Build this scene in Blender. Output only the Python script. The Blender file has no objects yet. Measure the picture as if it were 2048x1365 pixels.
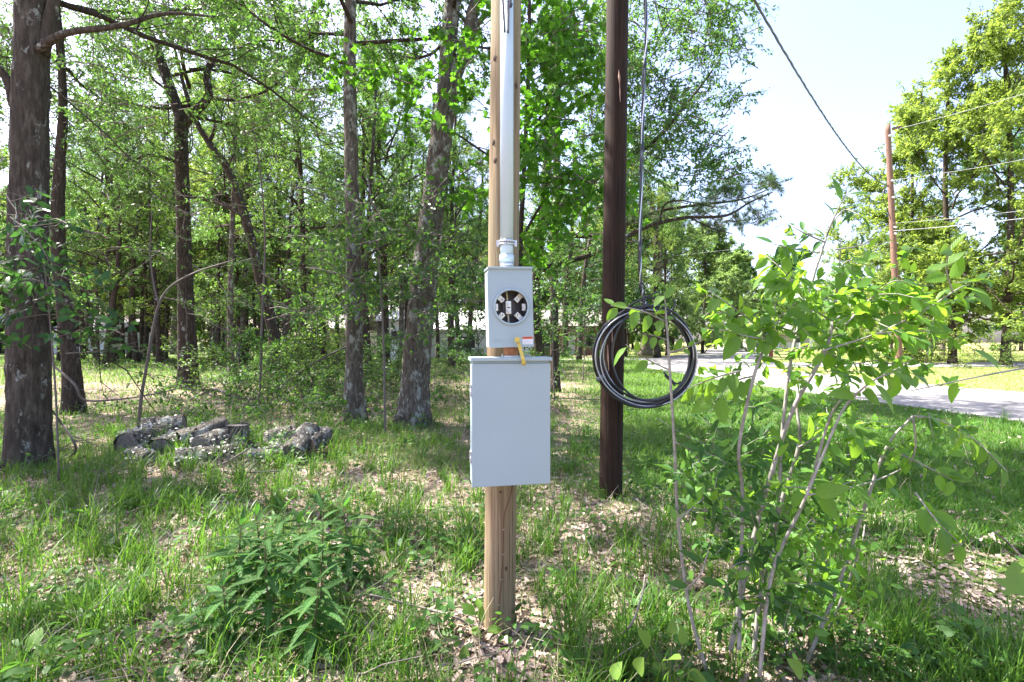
import bpy, bmesh, math, random
import numpy as np
from mathutils import Vector, Matrix, Euler

random.seed(7)
RNG = np.random.default_rng(11)
SC = bpy.context.scene
COL = SC.collection
R = math.radians

# ------------------------------------------------------------------ camera, sky, sun, exposure
CAM_H = 1.5
F = 967.0            # focal length in pixels of the 2048 px wide photograph
cam_d = bpy.data.cameras.new('camera')
cam_d.sensor_width = 36.0
cam_d.lens = F * 36.0 / 2048.0
cam_d.clip_start = 0.05
cam_d.clip_end = 2000.0
cam = bpy.data.objects.new('camera', cam_d)
COL.objects.link(cam)
cam.location = (0, 0, CAM_H)
cam.rotation_euler = (R(90), 0, 0)
SC.camera = cam

SUN_EL, SUN_AZ = 57.0, -66.0
world = bpy.data.worlds.new('World')
SC.world = world
world.use_nodes = True
wn = world.node_tree
for n in list(wn.nodes):
    wn.nodes.remove(n)
w_out = wn.nodes.new('ShaderNodeOutputWorld')
w_bg = wn.nodes.new('ShaderNodeBackground')
w_sky = wn.nodes.new('ShaderNodeTexSky')
w_sky.sky_type = 'NISHITA'
w_sky.sun_disc = False
w_sky.sun_elevation = R(SUN_EL)
w_sky.sun_rotation = R(SUN_AZ)
w_sky.air_density = 1.0
w_sky.dust_density = 3.0
w_sky.ozone_density = 1.5
w_tint = wn.nodes.new('ShaderNodeMix')
w_tint.data_type = 'RGBA'
w_tint.blend_type = 'MULTIPLY'
w_tint.inputs[0].default_value = 1.0
w_tint.inputs[7].default_value = (1.05, 0.95, 1.035, 1)
wn.links.new(w_sky.outputs[0], w_tint.inputs[6])
wn.links.new(w_tint.outputs[2], w_bg.inputs[0])
w_bg.inputs[1].default_value = 0.118
wn.links.new(w_bg.outputs[0], w_out.inputs[0])

sun_d = bpy.data.lights.new('sun', 'SUN')
sun_d.energy = 5.0
sun_d.angle = R(0.5)
sun_d.color = (1.0, 0.95, 0.87)
sun = bpy.data.objects.new('sun', sun_d)
COL.objects.link(sun)
sun.rotation_euler = (R(SUN_EL - 90), 0, R(-SUN_AZ))
sun.location = (-20, 10, 40)

SC.view_settings.view_transform = 'Standard'
SC.view_settings.look = 'None'
SC.view_settings.exposure = 2.32
SC.view_settings.gamma = 1.0
SC.view_settings.use_curve_mapping = False
SC.render.engine = 'CYCLES'
SC.cycles.max_bounces = 8
SC.cycles.diffuse_bounces = 4
SC.cycles.glossy_bounces = 2
SC.cycles.transmission_bounces = 6
SC.cycles.transparent_max_bounces = 4
SC.cycles.caustics_reflective = False
SC.cycles.caustics_refractive = False
SC.cycles.use_denoising = True


# ------------------------------------------------------------------ helpers
def P(u, v, y):
    """the point of the place seen at pixel (u, v) of the photograph, y metres ahead"""
    return np.array([(u - 1024.0) / F * y, y, CAM_H - (v - 682.5) / F * y])


def gz(x, y):
    x = np.asarray(x, float); y = np.asarray(y, float)
    z = 0.035 * np.sin(x * 0.9 + 1.3) * np.sin(y * 0.7 + 0.4) + 0.02 * np.sin(x * 2.1 + y * 1.7)
    k = 1.0 / (1.0 + np.exp((x - 6.0) * 1.2))            # level towards the road
    z = z * k
    # slight mounds of soil at the feet of the two poles
    z = z + 0.015 * np.exp(-((x + 0.12) ** 2 + (y - 2.42) ** 2) / 0.05)
    z = z + 0.10 * np.exp(-(((x + 3.8) / 1.1) ** 2 + ((y - 6.35) / 0.5) ** 2) ** 2)
    z = z + 0.05 * np.exp(-((x - 1.0) ** 2 + (y - 4.4) ** 2) / 0.2)
    return z


def ground_at(u, v):
    y = CAM_H * F / max(v - 682.5, 4.0)
    x = (u - 1024.0) / F * y
    return x, y


def unit(a):
    a = np.asarray(a, float)
    return a / (np.linalg.norm(a, axis=-1, keepdims=True) + 1e-9)


def link(o, parent=None):
    COL.objects.link(o)
    if parent is not None:
        o.parent = parent
    return o


def mesh_np(name, verts, polys, mat=None, smooth=True):
    """polys: list of int arrays (n, k)"""
    me = bpy.data.meshes.new(name)
    verts = np.asarray(verts, np.float32).reshape(-1, 3)
    me.vertices.add(len(verts))
    me.vertices.foreach_set('co', verts.ravel())
    polys = [np.asarray(p, np.int32) for p in polys if len(p)]
    nl = sum(p.size for p in polys)
    npoly = sum(len(p) for p in polys)
    loops = np.concatenate([p.ravel() for p in polys])
    sizes = np.concatenate([np.full(len(p), p.shape[1], np.int32) for p in polys])
    starts = np.concatenate([[0], np.cumsum(sizes)[:-1]]).astype(np.int32)
    me.loops.add(nl)
    me.loops.foreach_set('vertex_index', loops)
    me.polygons.add(npoly)
    me.polygons.foreach_set('loop_start', starts)
    me.polygons.foreach_set('loop_total', sizes)
    me.polygons.foreach_set('use_smooth', np.full(npoly, bool(smooth)))
    me.update(calc_edges=True)
    me.validate()
    if mat:
        me.materials.append(mat)
    return me


def obj(name, me, parent=None, loc=None):
    o = bpy.data.objects.new(name, me)
    link(o, parent)
    if loc is not None:
        o.location = loc
    return o


def tag(o, label=None, cat=None, group=None, kind=None):
    if label: o['label'] = label
    if cat: o['category'] = cat
    if group: o['group'] = group
    if kind: o['kind'] = kind
    return o


def empty(name, loc, label, cat, group=None, rot=None):
    o = bpy.data.objects.new(name, None)
    o.empty_display_size = 0.1
    link(o)
    o.location = loc
    if rot is not None:
        o.rotation_euler = rot
    return tag(o, label, cat, group)


class MB:
    """collects tubes, boxes and plain faces into one mesh"""
    def __init__(self):
        self.v = []; self.q = []; self.t = []; self.n = 0; self.ng = []

    def add(self, verts, quads=(), tris=()):
        verts = np.asarray(verts, float).reshape(-1, 3)
        if len(quads): self.q.append(np.asarray(quads, int) + self.n)
        if len(tris): self.t.append(np.asarray(tris, int) + self.n)
        self.v.append(verts); self.n += len(verts)

    def tube(self, pts, rad, sides=6, cap=True, jitter=None, ref=None):
        pts = np.asarray(pts, float)
        m = len(pts)
        rad = np.broadcast_to(np.asarray(rad, float), (m,)) if np.ndim(rad) < 2 else rad
        tg = np.gradient(pts, axis=0)
        tg = unit(tg)
        if ref is None: ref = np.array([1.0, 0, 0]) if abs(tg[0][0]) < 0.8 and abs(tg[-1][0]) < 0.9 else np.array([0, 1.0, 0])
        b = unit(np.cross(tg, ref)); a = np.cross(b, tg)
        ang = np.linspace(0, 2 * math.pi, sides, endpoint=False)
        ca, sa = np.cos(ang), np.sin(ang)
        rr = rad[:, None] if np.ndim(rad) < 2 else rad
        rr = np.broadcast_to(rr, (m, sides))
        ring = pts[:, None, :] + rr[..., None] * (ca[None, :, None] * a[:, None, :] + sa[None, :, None] * b[:, None, :])
        if jitter is not None:
            ring = ring + jitter
        i = np.arange(m - 1)[:, None] * sides
        j = np.arange(sides)[None, :]; k = (j + 1) % sides
        quads = np.stack([i + j, i + k, i + sides + k, i + sides + j], -1).reshape(-1, 4)
        verts = ring.reshape(-1, 3)
        tris = []
        if cap:
            verts = np.concatenate([verts, pts[:1], pts[-1:]])
            c0, c1 = m * sides, m * sides + 1
            jj = np.arange(sides); kk = (jj + 1) % sides
            tris = np.concatenate([np.stack([kk, jj, np.full(sides, c0)], -1),
                                   np.stack([jj + (m - 1) * sides, kk + (m - 1) * sides, np.full(sides, c1)], -1)])
        self.add(verts, quads, tris)

    def box(self, c, s, rot=None):
        c = np.asarray(c, float); s = np.asarray(s, float) / 2
        v = np.array([[x, y, z] for x in (-1, 1) for y in (-1, 1) for z in (-1, 1)], float) * s
        if rot is not None:
            v = v @ np.array(Euler(rot).to_matrix()).T
        q = [[0, 1, 3, 2], [4, 6, 7, 5], [0, 4, 5, 1], [2, 3, 7, 6], [0, 2, 6, 4], [1, 5, 7, 3]]
        self.add(v + c, q)

    def build(self, name, mat=None, parent=None, smooth=False, loc=None):
        return obj(name, self.mesh(name, mat, smooth), parent, loc)

    def mesh(self, name, mat=None, smooth=False):
        polys = []
        if self.q: polys.append(np.concatenate(self.q))
        if self.t: polys.append(np.concatenate(self.t))
        return mesh_np(name, np.concatenate(self.v), polys, mat, smooth)


def bevel_obj(o, w=0.004, seg=2):
    bm = bmesh.new(); bm.from_mesh(o.data)
    bmesh.ops.bevel(bm, geom=[e for e in bm.edges if len(e.link_faces) == 2 and e.calc_face_angle(0) > 0.5], offset=w, segments=seg, affect='EDGES', profile=0.6)
    bm.to_mesh(o.data); bm.free()


def spline(pts, n):
    """Catmull-Rom through pts"""
    pts = np.asarray(pts, float)
    if len(pts) < 3:
        t = np.linspace(0, 1, n)[:, None]
        return pts[0] * (1 - t) + pts[-1] * t
    p = np.concatenate([[2 * pts[0] - pts[1]], pts, [2 * pts[-1] - pts[-2]]])
    seg = len(pts) - 1
    out = []
    for t in np.linspace(0, seg, n):
        i = min(int(t), seg - 1); f = t - i
        a, b, c, d = p[i], p[i + 1], p[i + 2], p[i + 3]
        out.append(0.5 * (2 * b + (c - a) * f + (2 * a - 5 * b + 4 * c - d) * f * f + (3 * b - a - 3 * c + d) * f ** 3))
    return np.array(out)


# ------------------------------------------------------------------ materials
def new_mat(name):
    m = bpy.data.materials.new(name)
    m.use_nodes = True
    nt = m.node_tree
    bs = nt.nodes['Principled BSDF']
    return m, nt, bs


def nd(nt, t, **kw):
    n = nt.nodes.new(t)
    for k, v in kw.items():
        setattr(n, k, v)
    return n


def ramp(nt, fac, stops):
    r = nd(nt, 'ShaderNodeValToRGB')
    while len(r.color_ramp.elements) < len(stops):
        r.color_ramp.elements.new(0.5)
    for e, (p, c) in zip(r.color_ramp.elements, stops):
        e.position = p
        e.color = (c[0], c[1], c[2], 1) if not np.isscalar(c) else (c, c, c, 1)
    nt.links.new(fac, r.inputs[0])
    return r.outputs[0]


def noise(nt, scale, detail=4, rough=0.55, vec=None, stretch=None, coord='Object'):
    n = nd(nt, 'ShaderNodeTexNoise')
    n.inputs['Scale'].default_value = scale
    n.inputs['Detail'].default_value = detail
    n.inputs['Roughness'].default_value = rough
    if vec is None:
        tc = nd(nt, 'ShaderNodeTexCoord')
        vec = tc.outputs[coord]
    if stretch is not None:
        mp = nd(nt, 'ShaderNodeMapping')
        mp.inputs['Scale'].default_value = stretch
        nt.links.new(vec, mp.inputs[0]); vec = mp.outputs[0]
    nt.links.new(vec, n.inputs['Vector'])
    return n.outputs['Fac']


def mix(nt, fac, a, b, mode='MIX'):
    m = nd(nt, 'ShaderNodeMix', data_type='RGBA', blend_type=mode)
    for sock, val in ((m.inputs[0], fac), (m.inputs[6], a), (m.inputs[7], b)):
        if hasattr(val, 'is_output'):
            nt.links.new(val, sock)
        elif np.isscalar(val):
            sock.default_value = val
        else:
            sock.default_value = (val[0], val[1], val[2], 1)
    return m.outputs[2]


def bump(nt, bs, h, strength=0.5, dist=0.01):
    b = nd(nt, 'ShaderNodeBump')
    b.inputs['Strength'].default_value = strength
    b.inputs['Distance'].default_value = dist
    nt.links.new(h, b.inputs['Height'])
    nt.links.new(b.outputs[0], bs.inputs['Normal'])


def leaf_mat(name, dark, light, trans, tfac=0.42, rough=0.5, spec=0.22):
    if 'dry' not in name and 'dead' not in name:
        dark, light, trans = [(c[0] * 0.84, c[1] * 1.04, c[2] * 0.8) for c in (dark, light, trans)]
    m, nt, bs = new_mat(name)
    geo = nd(nt, 'ShaderNodeNewGeometry')
    oi = nd(nt, 'ShaderNodeObjectInfo')
    col = ramp(nt, geo.outputs['Random Per Island'], [(0.0, dark), (0.6, [(a + b) / 2 for a, b in zip(dark, light)]), (1.0, light)])
    hsv = nd(nt, 'ShaderNodeHueSaturation')
    mr = nd(nt, 'ShaderNodeMapRange')
    mr.inputs['To Min'].default_value = 0.75; mr.inputs['To Max'].default_value = 1.2
    nt.links.new(oi.outputs['Random'], mr.inputs[0])
    nt.links.new(mr.outputs[0], hsv.inputs['Value'])
    nt.links.new(col, hsv.inputs['Color'])
    nt.links.new(hsv.outputs[0], bs.inputs['Base Color'])
    bs.inputs['Roughness'].default_value = rough
    bs.inputs['Specular IOR Level'].default_value = spec
    tr = nd(nt, 'ShaderNodeBsdfTranslucent')
    tcol = mix(nt, geo.outputs['Random Per Island'], [c * 0.75 for c in trans], [min(1, c * 1.2) for c in trans])
    nt.links.new(tcol, tr.inputs[0])
    ms = nd(nt, 'ShaderNodeMixShader')
    ms.inputs[0].default_value = tfac
    nt.links.new(bs.outputs[0], ms.inputs[1]); nt.links.new(tr.outputs[0], ms.inputs[2])
    nt.links.new(ms.outputs[0], nt.nodes['Material Output'].inputs[0])
    return m


def bark_mat(name, c0, c1, lichen=0.0, scale=1.0, moss=0.0):
    m, nt, bs = new_mat(name)
    n1 = noise(nt, 26 * scale, 6, 0.65, stretch=(1, 1, 0.22))
    n2 = noise(nt, 3.0, 4, 0.6)
    col = ramp(nt, n1, [(0.3, [c * 0.3 for c in c0]), (0.5, c0), (0.7, c1)])
    col = mix(nt, ramp(nt, n2, [(0.35, 0.0), (0.7, 0.55)]), col, [(a + b) * 0.42 for a, b in zip(c0, c1)])
    if lichen:
        n3 = noise(nt, 7.0, 7, 0.7, stretch=(1, 1, 0.6))
        col = mix(nt, ramp(nt, n3, [(0.62 - lichen * 0.2, 0.0), (0.68 - lichen * 0.2, 0.75)]), col, (0.36, 0.38, 0.33))
    if moss:
        n4 = noise(nt, 2.5, 6, 0.7)
        col = mix(nt, ramp(nt, n4, [(0.5, 0.0), (0.7, moss)]), col, (0.11, 0.14, 0.05))
    nt.links.new(col, bs.inputs['Base Color'])
    bs.inputs['Roughness'].default_value = 0.9
    bs.inputs['Specular IOR Level'].default_value = 0.15
    bump(nt, bs, n1, 1.0, 0.06)
    return m


def simple_mat(name, col, rough=0.6, metal=0.0, var=0.12, nscale=20, bumps=0.0, spec=0.5):
    m, nt, bs = new_mat(name)
    n = noise(nt, nscale, 5, 0.6)
    c = ramp(nt, n, [(0.3, [x * (1 - var) for x in col]), (0.7, [min(1, x * (1 + var)) for x in col])])
    nt.links.new(c, bs.inputs['Base Color'])
    bs.inputs['Roughness'].default_value = rough
    bs.inputs['Metallic'].default_value = metal
    bs.inputs['Specular IOR Level'].default_value = spec
    if bumps:
        bump(nt, bs, n, bumps, 0.005)
    return m


M = {}
M['leaf_oak'] = leaf_mat('oak_leaf', (0.03, 0.07, 0.026), (0.075, 0.13, 0.05), (0.18, 0.31, 0.055), rough=0.45, spec=0.28)
M['leaf_light'] = leaf_mat('light_leaf', (0.045, 0.085, 0.028), (0.105, 0.155, 0.055), (0.26, 0.38, 0.06), rough=0.45, spec=0.28)
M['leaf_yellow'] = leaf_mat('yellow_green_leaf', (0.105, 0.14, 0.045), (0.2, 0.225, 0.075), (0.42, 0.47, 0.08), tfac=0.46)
M['leaf_sun_tint'] = leaf_mat('sun_tinted_far_leaf', (0.12, 0.155, 0.06), (0.22, 0.26, 0.11), (0.36, 0.44, 0.14), tfac=0.45, rough=0.4, spec=0.4)  # green lightened to put sun and haze into the far leaves
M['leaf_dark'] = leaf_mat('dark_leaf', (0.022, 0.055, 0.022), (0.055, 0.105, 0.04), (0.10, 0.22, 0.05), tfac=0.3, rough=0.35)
M['leaf_maple'] = leaf_mat('maple_leaf', (0.035, 0.09, 0.015), (0.08, 0.15, 0.025), (0.20, 0.42, 0.03), tfac=0.45)
M['leaf_sapling'] = leaf_mat('sapling_leaf', (0.07, 0.14, 0.03), (0.17, 0.26, 0.06), (0.40, 0.58, 0.05), tfac=0.48, rough=0.4, spec=0.3)
def add_veins(m, freq=60):
    nt = m.node_tree; bs = nt.nodes['Principled BSDF']
    tc = nd(nt, 'ShaderNodeTexCoord'); sx = nd(nt, 'ShaderNodeSeparateXYZ'); nt.links.new(tc.outputs['Object'], sx.inputs[0])
    def mth(op, a, b=0.0):
        n = nd(nt, 'ShaderNodeMath', operation=op)
        for s_, v_ in ((n.inputs[0], a), (n.inputs[1], b)):
            if hasattr(v_, 'is_output'): nt.links.new(v_, s_)
            else: s_.default_value = v_
        return n.outputs[0]
    ax = mth('ABSOLUTE', sx.outputs[0])
    ph = mth('MULTIPLY', mth('SUBTRACT', sx.outputs[1], mth('MULTIPLY', ax, 1.1)), freq)
    vein = mth('POWER', mth('MULTIPLY_ADD', mth('SINE', ph), 0.5), 1.0)
    vein = mth('GREATER_THAN', mth('SINE', ph), 0.86)
    rib = mth('LESS_THAN', ax, 0.013)
    both = mth('MAXIMUM', mth('MULTIPLY', vein, 0.35), rib)
    old = bs.inputs['Base Color'].links[0].from_socket
    sp = noise(nt, 9, 4, 0.7, tc.outputs['Object'])
    c = mix(nt, ramp(nt, sp, [(0.4, 0.0), (0.75, 0.5)]), old, (0.12, 0.15, 0.03))
    c = mix(nt, mth('MULTIPLY', both, 0.35), c, (0.18, 0.25, 0.08))
    nt.links.new(c, bs.inputs['Base Color'])
    bump(nt, bs, mth('SINE', ph), 0.25, 0.02)


M['leaf_willow'] = leaf_mat('narrow_leaf', (0.04, 0.09, 0.025), (0.08, 0.14, 0.05), (0.15, 0.28, 0.05), tfac=0.35)
M['leaf_pale'] = leaf_mat('pale_leaf', (0.12, 0.2, 0.04), (0.2, 0.28, 0.07), (0.4, 0.5, 0.08), tfac=0.45)
M['leaf_weed'] = leaf_mat('weed_leaf', (0.026, 0.08, 0.027), (0.05, 0.12, 0.04), (0.12, 0.3, 0.045), tfac=0.34, rough=0.6, spec=0.12)
M['needle'] = leaf_mat('pine_needle', (0.055, 0.085, 0.045), (0.11, 0.145, 0.08), (0.16, 0.22, 0.09), tfac=0.3)
M['grass'] = leaf_mat('grass_blade', (0.035, 0.085, 0.015), (0.11, 0.17, 0.03), (0.2, 0.34, 0.04), tfac=0.36, rough=0.4)
M['grass_wood'] = leaf_mat('woodland_grass_blade', (0.06, 0.1, 0.025), (0.16, 0.19, 0.06), (0.24, 0.36, 0.06), tfac=0.36)
M['grass_dry'] = leaf_mat('dry_grass_blade', (0.2, 0.17, 0.1), (0.36, 0.31, 0.19), (0.3, 0.26, 0.14), tfac=0.2)
M['lawn'] = leaf_mat('lawn_blade', (0.035, 0.09, 0.015), (0.085, 0.155, 0.028), (0.2, 0.36, 0.035), tfac=0.36)
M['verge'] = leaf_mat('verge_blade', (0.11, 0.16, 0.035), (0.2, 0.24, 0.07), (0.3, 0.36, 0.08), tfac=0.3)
M['ground_cover'] = leaf_mat('ground_cover_leaf', (0.03, 0.08, 0.02), (0.09, 0.15, 0.04), (0.17, 0.32, 0.05), tfac=0.36)
M['litter'] = leaf_mat('dead_leaf', (0.16, 0.12, 0.095), (0.5, 0.41, 0.345), (0.2, 0.14, 0.09), tfac=0.12, rough=0.7, spec=0.2)
M['bark_grey'] = bark_mat('grey_bark', (0.095, 0.08, 0.062), (0.225, 0.2, 0.165), lichen=0.45)
M['bark_big'] = bark_mat('rough_dark_bark', (0.058, 0.047, 0.036), (0.145, 0.125, 0.098), lichen=0.14, scale=0.8)
M['bark_dark'] = bark_mat('dark_bark', (0.047, 0.037, 0.028), (0.112, 0.09, 0.068), lichen=0.12)
M['bark_pale'] = bark_mat('pale_bark', (0.2, 0.17, 0.13), (0.36, 0.32, 0.25), lichen=0.2, moss=0.3)
M['twig'] = simple_mat('twig_bark', (0.12, 0.1, 0.085), 0.85, nscale=40)
M['stem'] = simple_mat('sapling_bark', (0.235, 0.22, 0.19), 0.8, nscale=30, var=0.35)
M['leaf_small'] = leaf_mat('small_sapling_leaf', (0.065, 0.135, 0.03), (0.15, 0.24, 0.055), (0.36, 0.54, 0.05), tfac=0.46, rough=0.4, spec=0.3)
M['dead_branch'] = simple_mat('dead_branch', (0.2, 0.17, 0.145), 0.9, nscale=30, var=0.3)
M['green_stem'] = simple_mat('green_stem', (0.09, 0.1, 0.04), 0.7)
M['red_stem'] = simple_mat('reddish_stem', (0.13, 0.06, 0.04), 0.7)


M['leaf_lobed'] = leaf_mat('pale_lobed_leaf', (0.16, 0.24, 0.07), (0.2, 0.28, 0.09), (0.4, 0.5, 0.1), tfac=0.4)
for k_ in ('leaf_sapling', 'leaf_weed', 'leaf_pale'):
    add_veins(M[k_])


def tree_leaves(n, size, pos, dirs, tmpl, rng, up=0.6, aspect=1.0, jit=0.35):
    """n leaves: verts, polys from a template (tv, quads, tris); y of the template runs to the tip"""
    tv, tq, tt = tmpl
    d = unit(dirs)
    nr = rng.normal(0, 1, (n, 3)); nr[:, 2] = np.abs(nr[:, 2]) * 0.5 + up
    nr = unit(nr - d * np.sum(nr * d, 1, keepdims=True))
    s = np.cross(d, nr)
    sz = size * (1 + jit * rng.normal(0, 0.6, n)).clip(0.45, 1.8)
    tv = np.asarray(tv, float)
    v = (pos[:, None, :] + sz[:, None, None] * (tv[None, :, 0:1] * aspect * s[:, None, :] + tv[None, :, 1:2] * d[:, None, :] + tv[None, :, 2:3] * nr[:, None, :]))
    k = len(tv)
    off = (np.arange(n) * k)[:, None, None]
    polys = []
    if len(tq): polys.append((off + np.asarray(tq, int)[None]).reshape(-1, 4))
    if len(tt): polys.append((off + np.asarray(tt, int)[None]).reshape(-1, 3))
    return v.reshape(-1, 3), polys


T_DIAMOND = ([(0, 0, 0), (0.21, 0.5, 0.05), (0, 1, -0.06), (-0.21, 0.5, 0.05)], [(0, 1, 2, 3)], [])
T_NARROW = ([(0, 0, 0), (0.12, 0.45, 0.03), (0, 1, -0.08), (-0.12, 0.45, 0.03)], [(0, 1, 2, 3)], [])
T_OVAL = ([(0, 0, 0), (0.22, 0.28, 0.05), (0.2, 0.68, 0.03), (0, 1, -0.12), (-0.2, 0.68, 0.03), (-0.22, 0.28, 0.05), (0, 0.5, 0.0)],
          [(0, 1, 2, 6), (6, 2, 3, 4), (0, 6, 4, 5)], [])
_ml = [(0, 0), (0.16, 0.08), (0.46, 0.02), (0.34, 0.22), (0.58, 0.5), (0.27, 0.5), (0.26, 0.66), (0, 1.0),
       (-0.26, 0.66), (-0.27, 0.5), (-0.58, 0.5), (-0.34, 0.22), (-0.46, 0.02), (-0.16, 0.08)]
T_MAPLE = ([(x, y, 0.06 * abs(x) - 0.1 * y * y) for x, y in _ml] + [(0, 0.35, -0.02)], [],
           [(i, (i + 1) % 14, 14) for i in range(14)])
_nv, _nt = [], []
for i in range(12):
    a = i * 2.399; e = 0.2 + 0.75 * ((i * 0.618) % 1)
    dx, dz, dy = math.cos(a) * math.sin(e), math.sin(a) * math.sin(e), math.cos(e)
    b = len(_nv); w = 0.018
    _nv += [(w * math.sin(a), 0, -w * math.cos(a)), (-w * math.sin(a), 0, w * math.cos(a)), (dx, dy, dz)]
    _nt.append((b, b + 1, b + 2))
T_NEEDLES = (_nv, [], _nt)


def walk(rng, start, d, L, n, wander, bend):
    pts = [np.array(start, float)]
    d = unit(d)
    for i in range(n):
        d = unit(d + rng.normal(0, wander, 3) + np.array([0, 0, bend]))
        pts.append(pts[-1] + d * L / n)
    return np.array(pts)


def perp_dir(rng, d, spread, upb=0.0):
    r = rng.normal(0, 1, 3)
    r = unit(r - d * np.dot(r, d))
    return unit(d * (1 - spread) + r * spread + np.array([0, 0, upb]))


def skeleton(rng, H, h0, spread, nl, nb, nt, nleaf, bend=-0.02, el0=0.25, el1=1.1, r_limb=0.05, n_dead=0, prof=None, axis=None, wander=0.14, twig_len=0.5, dead_lo=0.35, el_noise=0.12):
    """limbs, branches and twigs round a vertical axis; gives a tube builder and the places of the leaves"""
    mb = MB(); LP, LD = [], []
    axis = axis or (lambda z: np.array([0, 0, z]))
    for i in range(nl + n_dead):
        dead = i >= nl
        f = (i + 0.5) / nl if not dead else rng.uniform(0, 0.35)
        z = h0 + (H - h0) * f * 0.95 if not dead else rng.uniform(h0 * dead_lo, h0 + (H - h0) * 0.4)
        az = i * 2.39996 + rng.normal(0, 0.35)
        el = el0 + (el1 - el0) * f + rng.normal(0, el_noise)
        z += rng.normal(0, el_noise * 2.0) if not dead else 0
        pr = prof(f) if prof else (0.62 + 0.6 * math.sin(math.pi * min(1, f * 1.05 + 0.12))) * (1 - 0.35 * f)
        L = spread * pr * rng.uniform(0.8, 1.15)
        if dead:
            L *= rng.uniform(0.3, 0.6); el = rng.normal(0.1, 0.35)
        d = np.array([math.cos(az) * math.cos(el), math.sin(az) * math.cos(el), math.sin(el)])
        lp = walk(rng, axis(z), d, L, 7, wander, bend)
        r0 = r_limb * (1 - 0.55 * f) * (0.45 if dead else 1) * (L / spread) ** 0.5
        mb.tube(lp, np.linspace(r0, r0 * 0.18 + 0.003, 8), 5, cap=False)
        for j in range(nb if not dead else max(3, nb // 2)):
            t = rng.uniform(0.18, 1.0) if j else 0.98
            k = min(int(t * 7), 6); fr = t * 7 - k
            p = lp[k] * (1 - fr) + lp[min(k + 1, 7)] * fr
            ld = unit(lp[min(k + 1, 7)] - lp[k])
            bd = perp_dir(rng, ld, rng.uniform(0.35, 0.62), 0.1)
            BL = max(L * rng.uniform(0.22, 0.42) * (1.1 - 0.5 * t), 0.25 * twig_len)
            bp = walk(rng, p, bd, BL, 4, wander * 1.2, bend)
            rb = max(r0 * 0.36 * (1 - 0.5 * t), 0.005)
            mb.tube(bp, np.linspace(rb, 0.003, 5), 4, cap=False)
            for m in range(nt if not dead else 2):
                t2 = rng.uniform(0.15, 1.0)
                k2 = min(int(t2 * 4), 3); f2 = t2 * 4 - k2
                q = bp[k2] * (1 - f2) + bp[k2 + 1] * f2
                td = perp_dir(rng, unit(bp[k2 + 1] - bp[k2]), rng.uniform(0.3, 0.65), 0.0)
                TL = twig_len * rng.uniform(0.6, 1.4)
                tp = walk(rng, q, td, TL, 2, 0.25, bend * 2)
                mb.tube(tp, np.array([0.005, 0.0035, 0.002]) * (1.0 if not dead else 1.3), 3, cap=False)
                if dead:
                    continue
                tt = rng.uniform(0.05, 1.05, nleaf)
                a = np.where(tt[:, None] < 0.5, tp[0] + (tp[1] - tp[0]) * tt[:, None] * 2, tp[1] + (tp[2] - tp[1]) * (tt[:, None] * 2 - 1))
                LP.append(a + rng.normal(0, 0.06 * twig_len, (nleaf, 3)))
                dd = unit(tp[2] - tp[0])[None] * 0.7 + rng.normal(0, 0.55, (nleaf, 3)) + np.array([0, 0, -0.15])
                LD.append(dd)
    return mb, np.concatenate(LP), np.concatenate(LD)


def crown_proto(name, seed, H, h0, spread, nl, nb, nt, nleaf, leaf, tmpl, lmat, bmat='bark_dark', **kw):
    rng = np.random.default_rng(seed)
    up = kw.pop('up', 0.6)
    mb, lp, ld = skeleton(rng, H, h0, spread, nl, nb, nt, nleaf, **kw)
    v, polys = tree_leaves(len(lp), leaf, lp, ld, tmpl, rng, up)
    return {'limbs': mb.mesh(name + '_limbs', M[bmat], True), 'crown': mesh_np(name + '_crown', v, polys, M[lmat]), 'H': H, 'h0': h0}


def trunk_mesh(name, H, r0, r1, mat, seed, sides=12, rings=16, flare=1.35, wob=0.08, path=None):
    rng = np.random.default_rng(seed)
    z = np.linspace(0, 1, rings) ** 1.3
    if path is None:
        ph = rng.uniform(0, 6, 2)
        pts = np.stack([wob * H * 0.1 * (np.sin(z * 5 + ph[0]) - np.sin(ph[0])), wob * H * 0.1 * (np.sin(z * 4 + ph[1]) - np.sin(ph[1])), z * H - 0.1], -1)
    else:
        pts = path
        z = np.linspace(0, 1, len(pts))
    r = r0 + (r1 - r0) * z
    r = r * (1 + (flare - 1) * np.exp(-z * H / 0.35))
    ang = np.linspace(0, 2 * math.pi, sides, endpoint=False)
    rr = r[:, None] * (1 + 0.05 * np.sin(ang * 3 + rng.uniform(0, 6))[None] + 0.14 * np.exp(-z * H / 0.4)[:, None] * np.sin(ang * 5 + rng.uniform(0, 6))[None] + rng.normal(0, 0.018, (len(pts), sides)))
    mb = MB(); mb.tube(pts, rr, sides, cap=True)
    return mb.mesh(name, M[mat], True)


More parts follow.
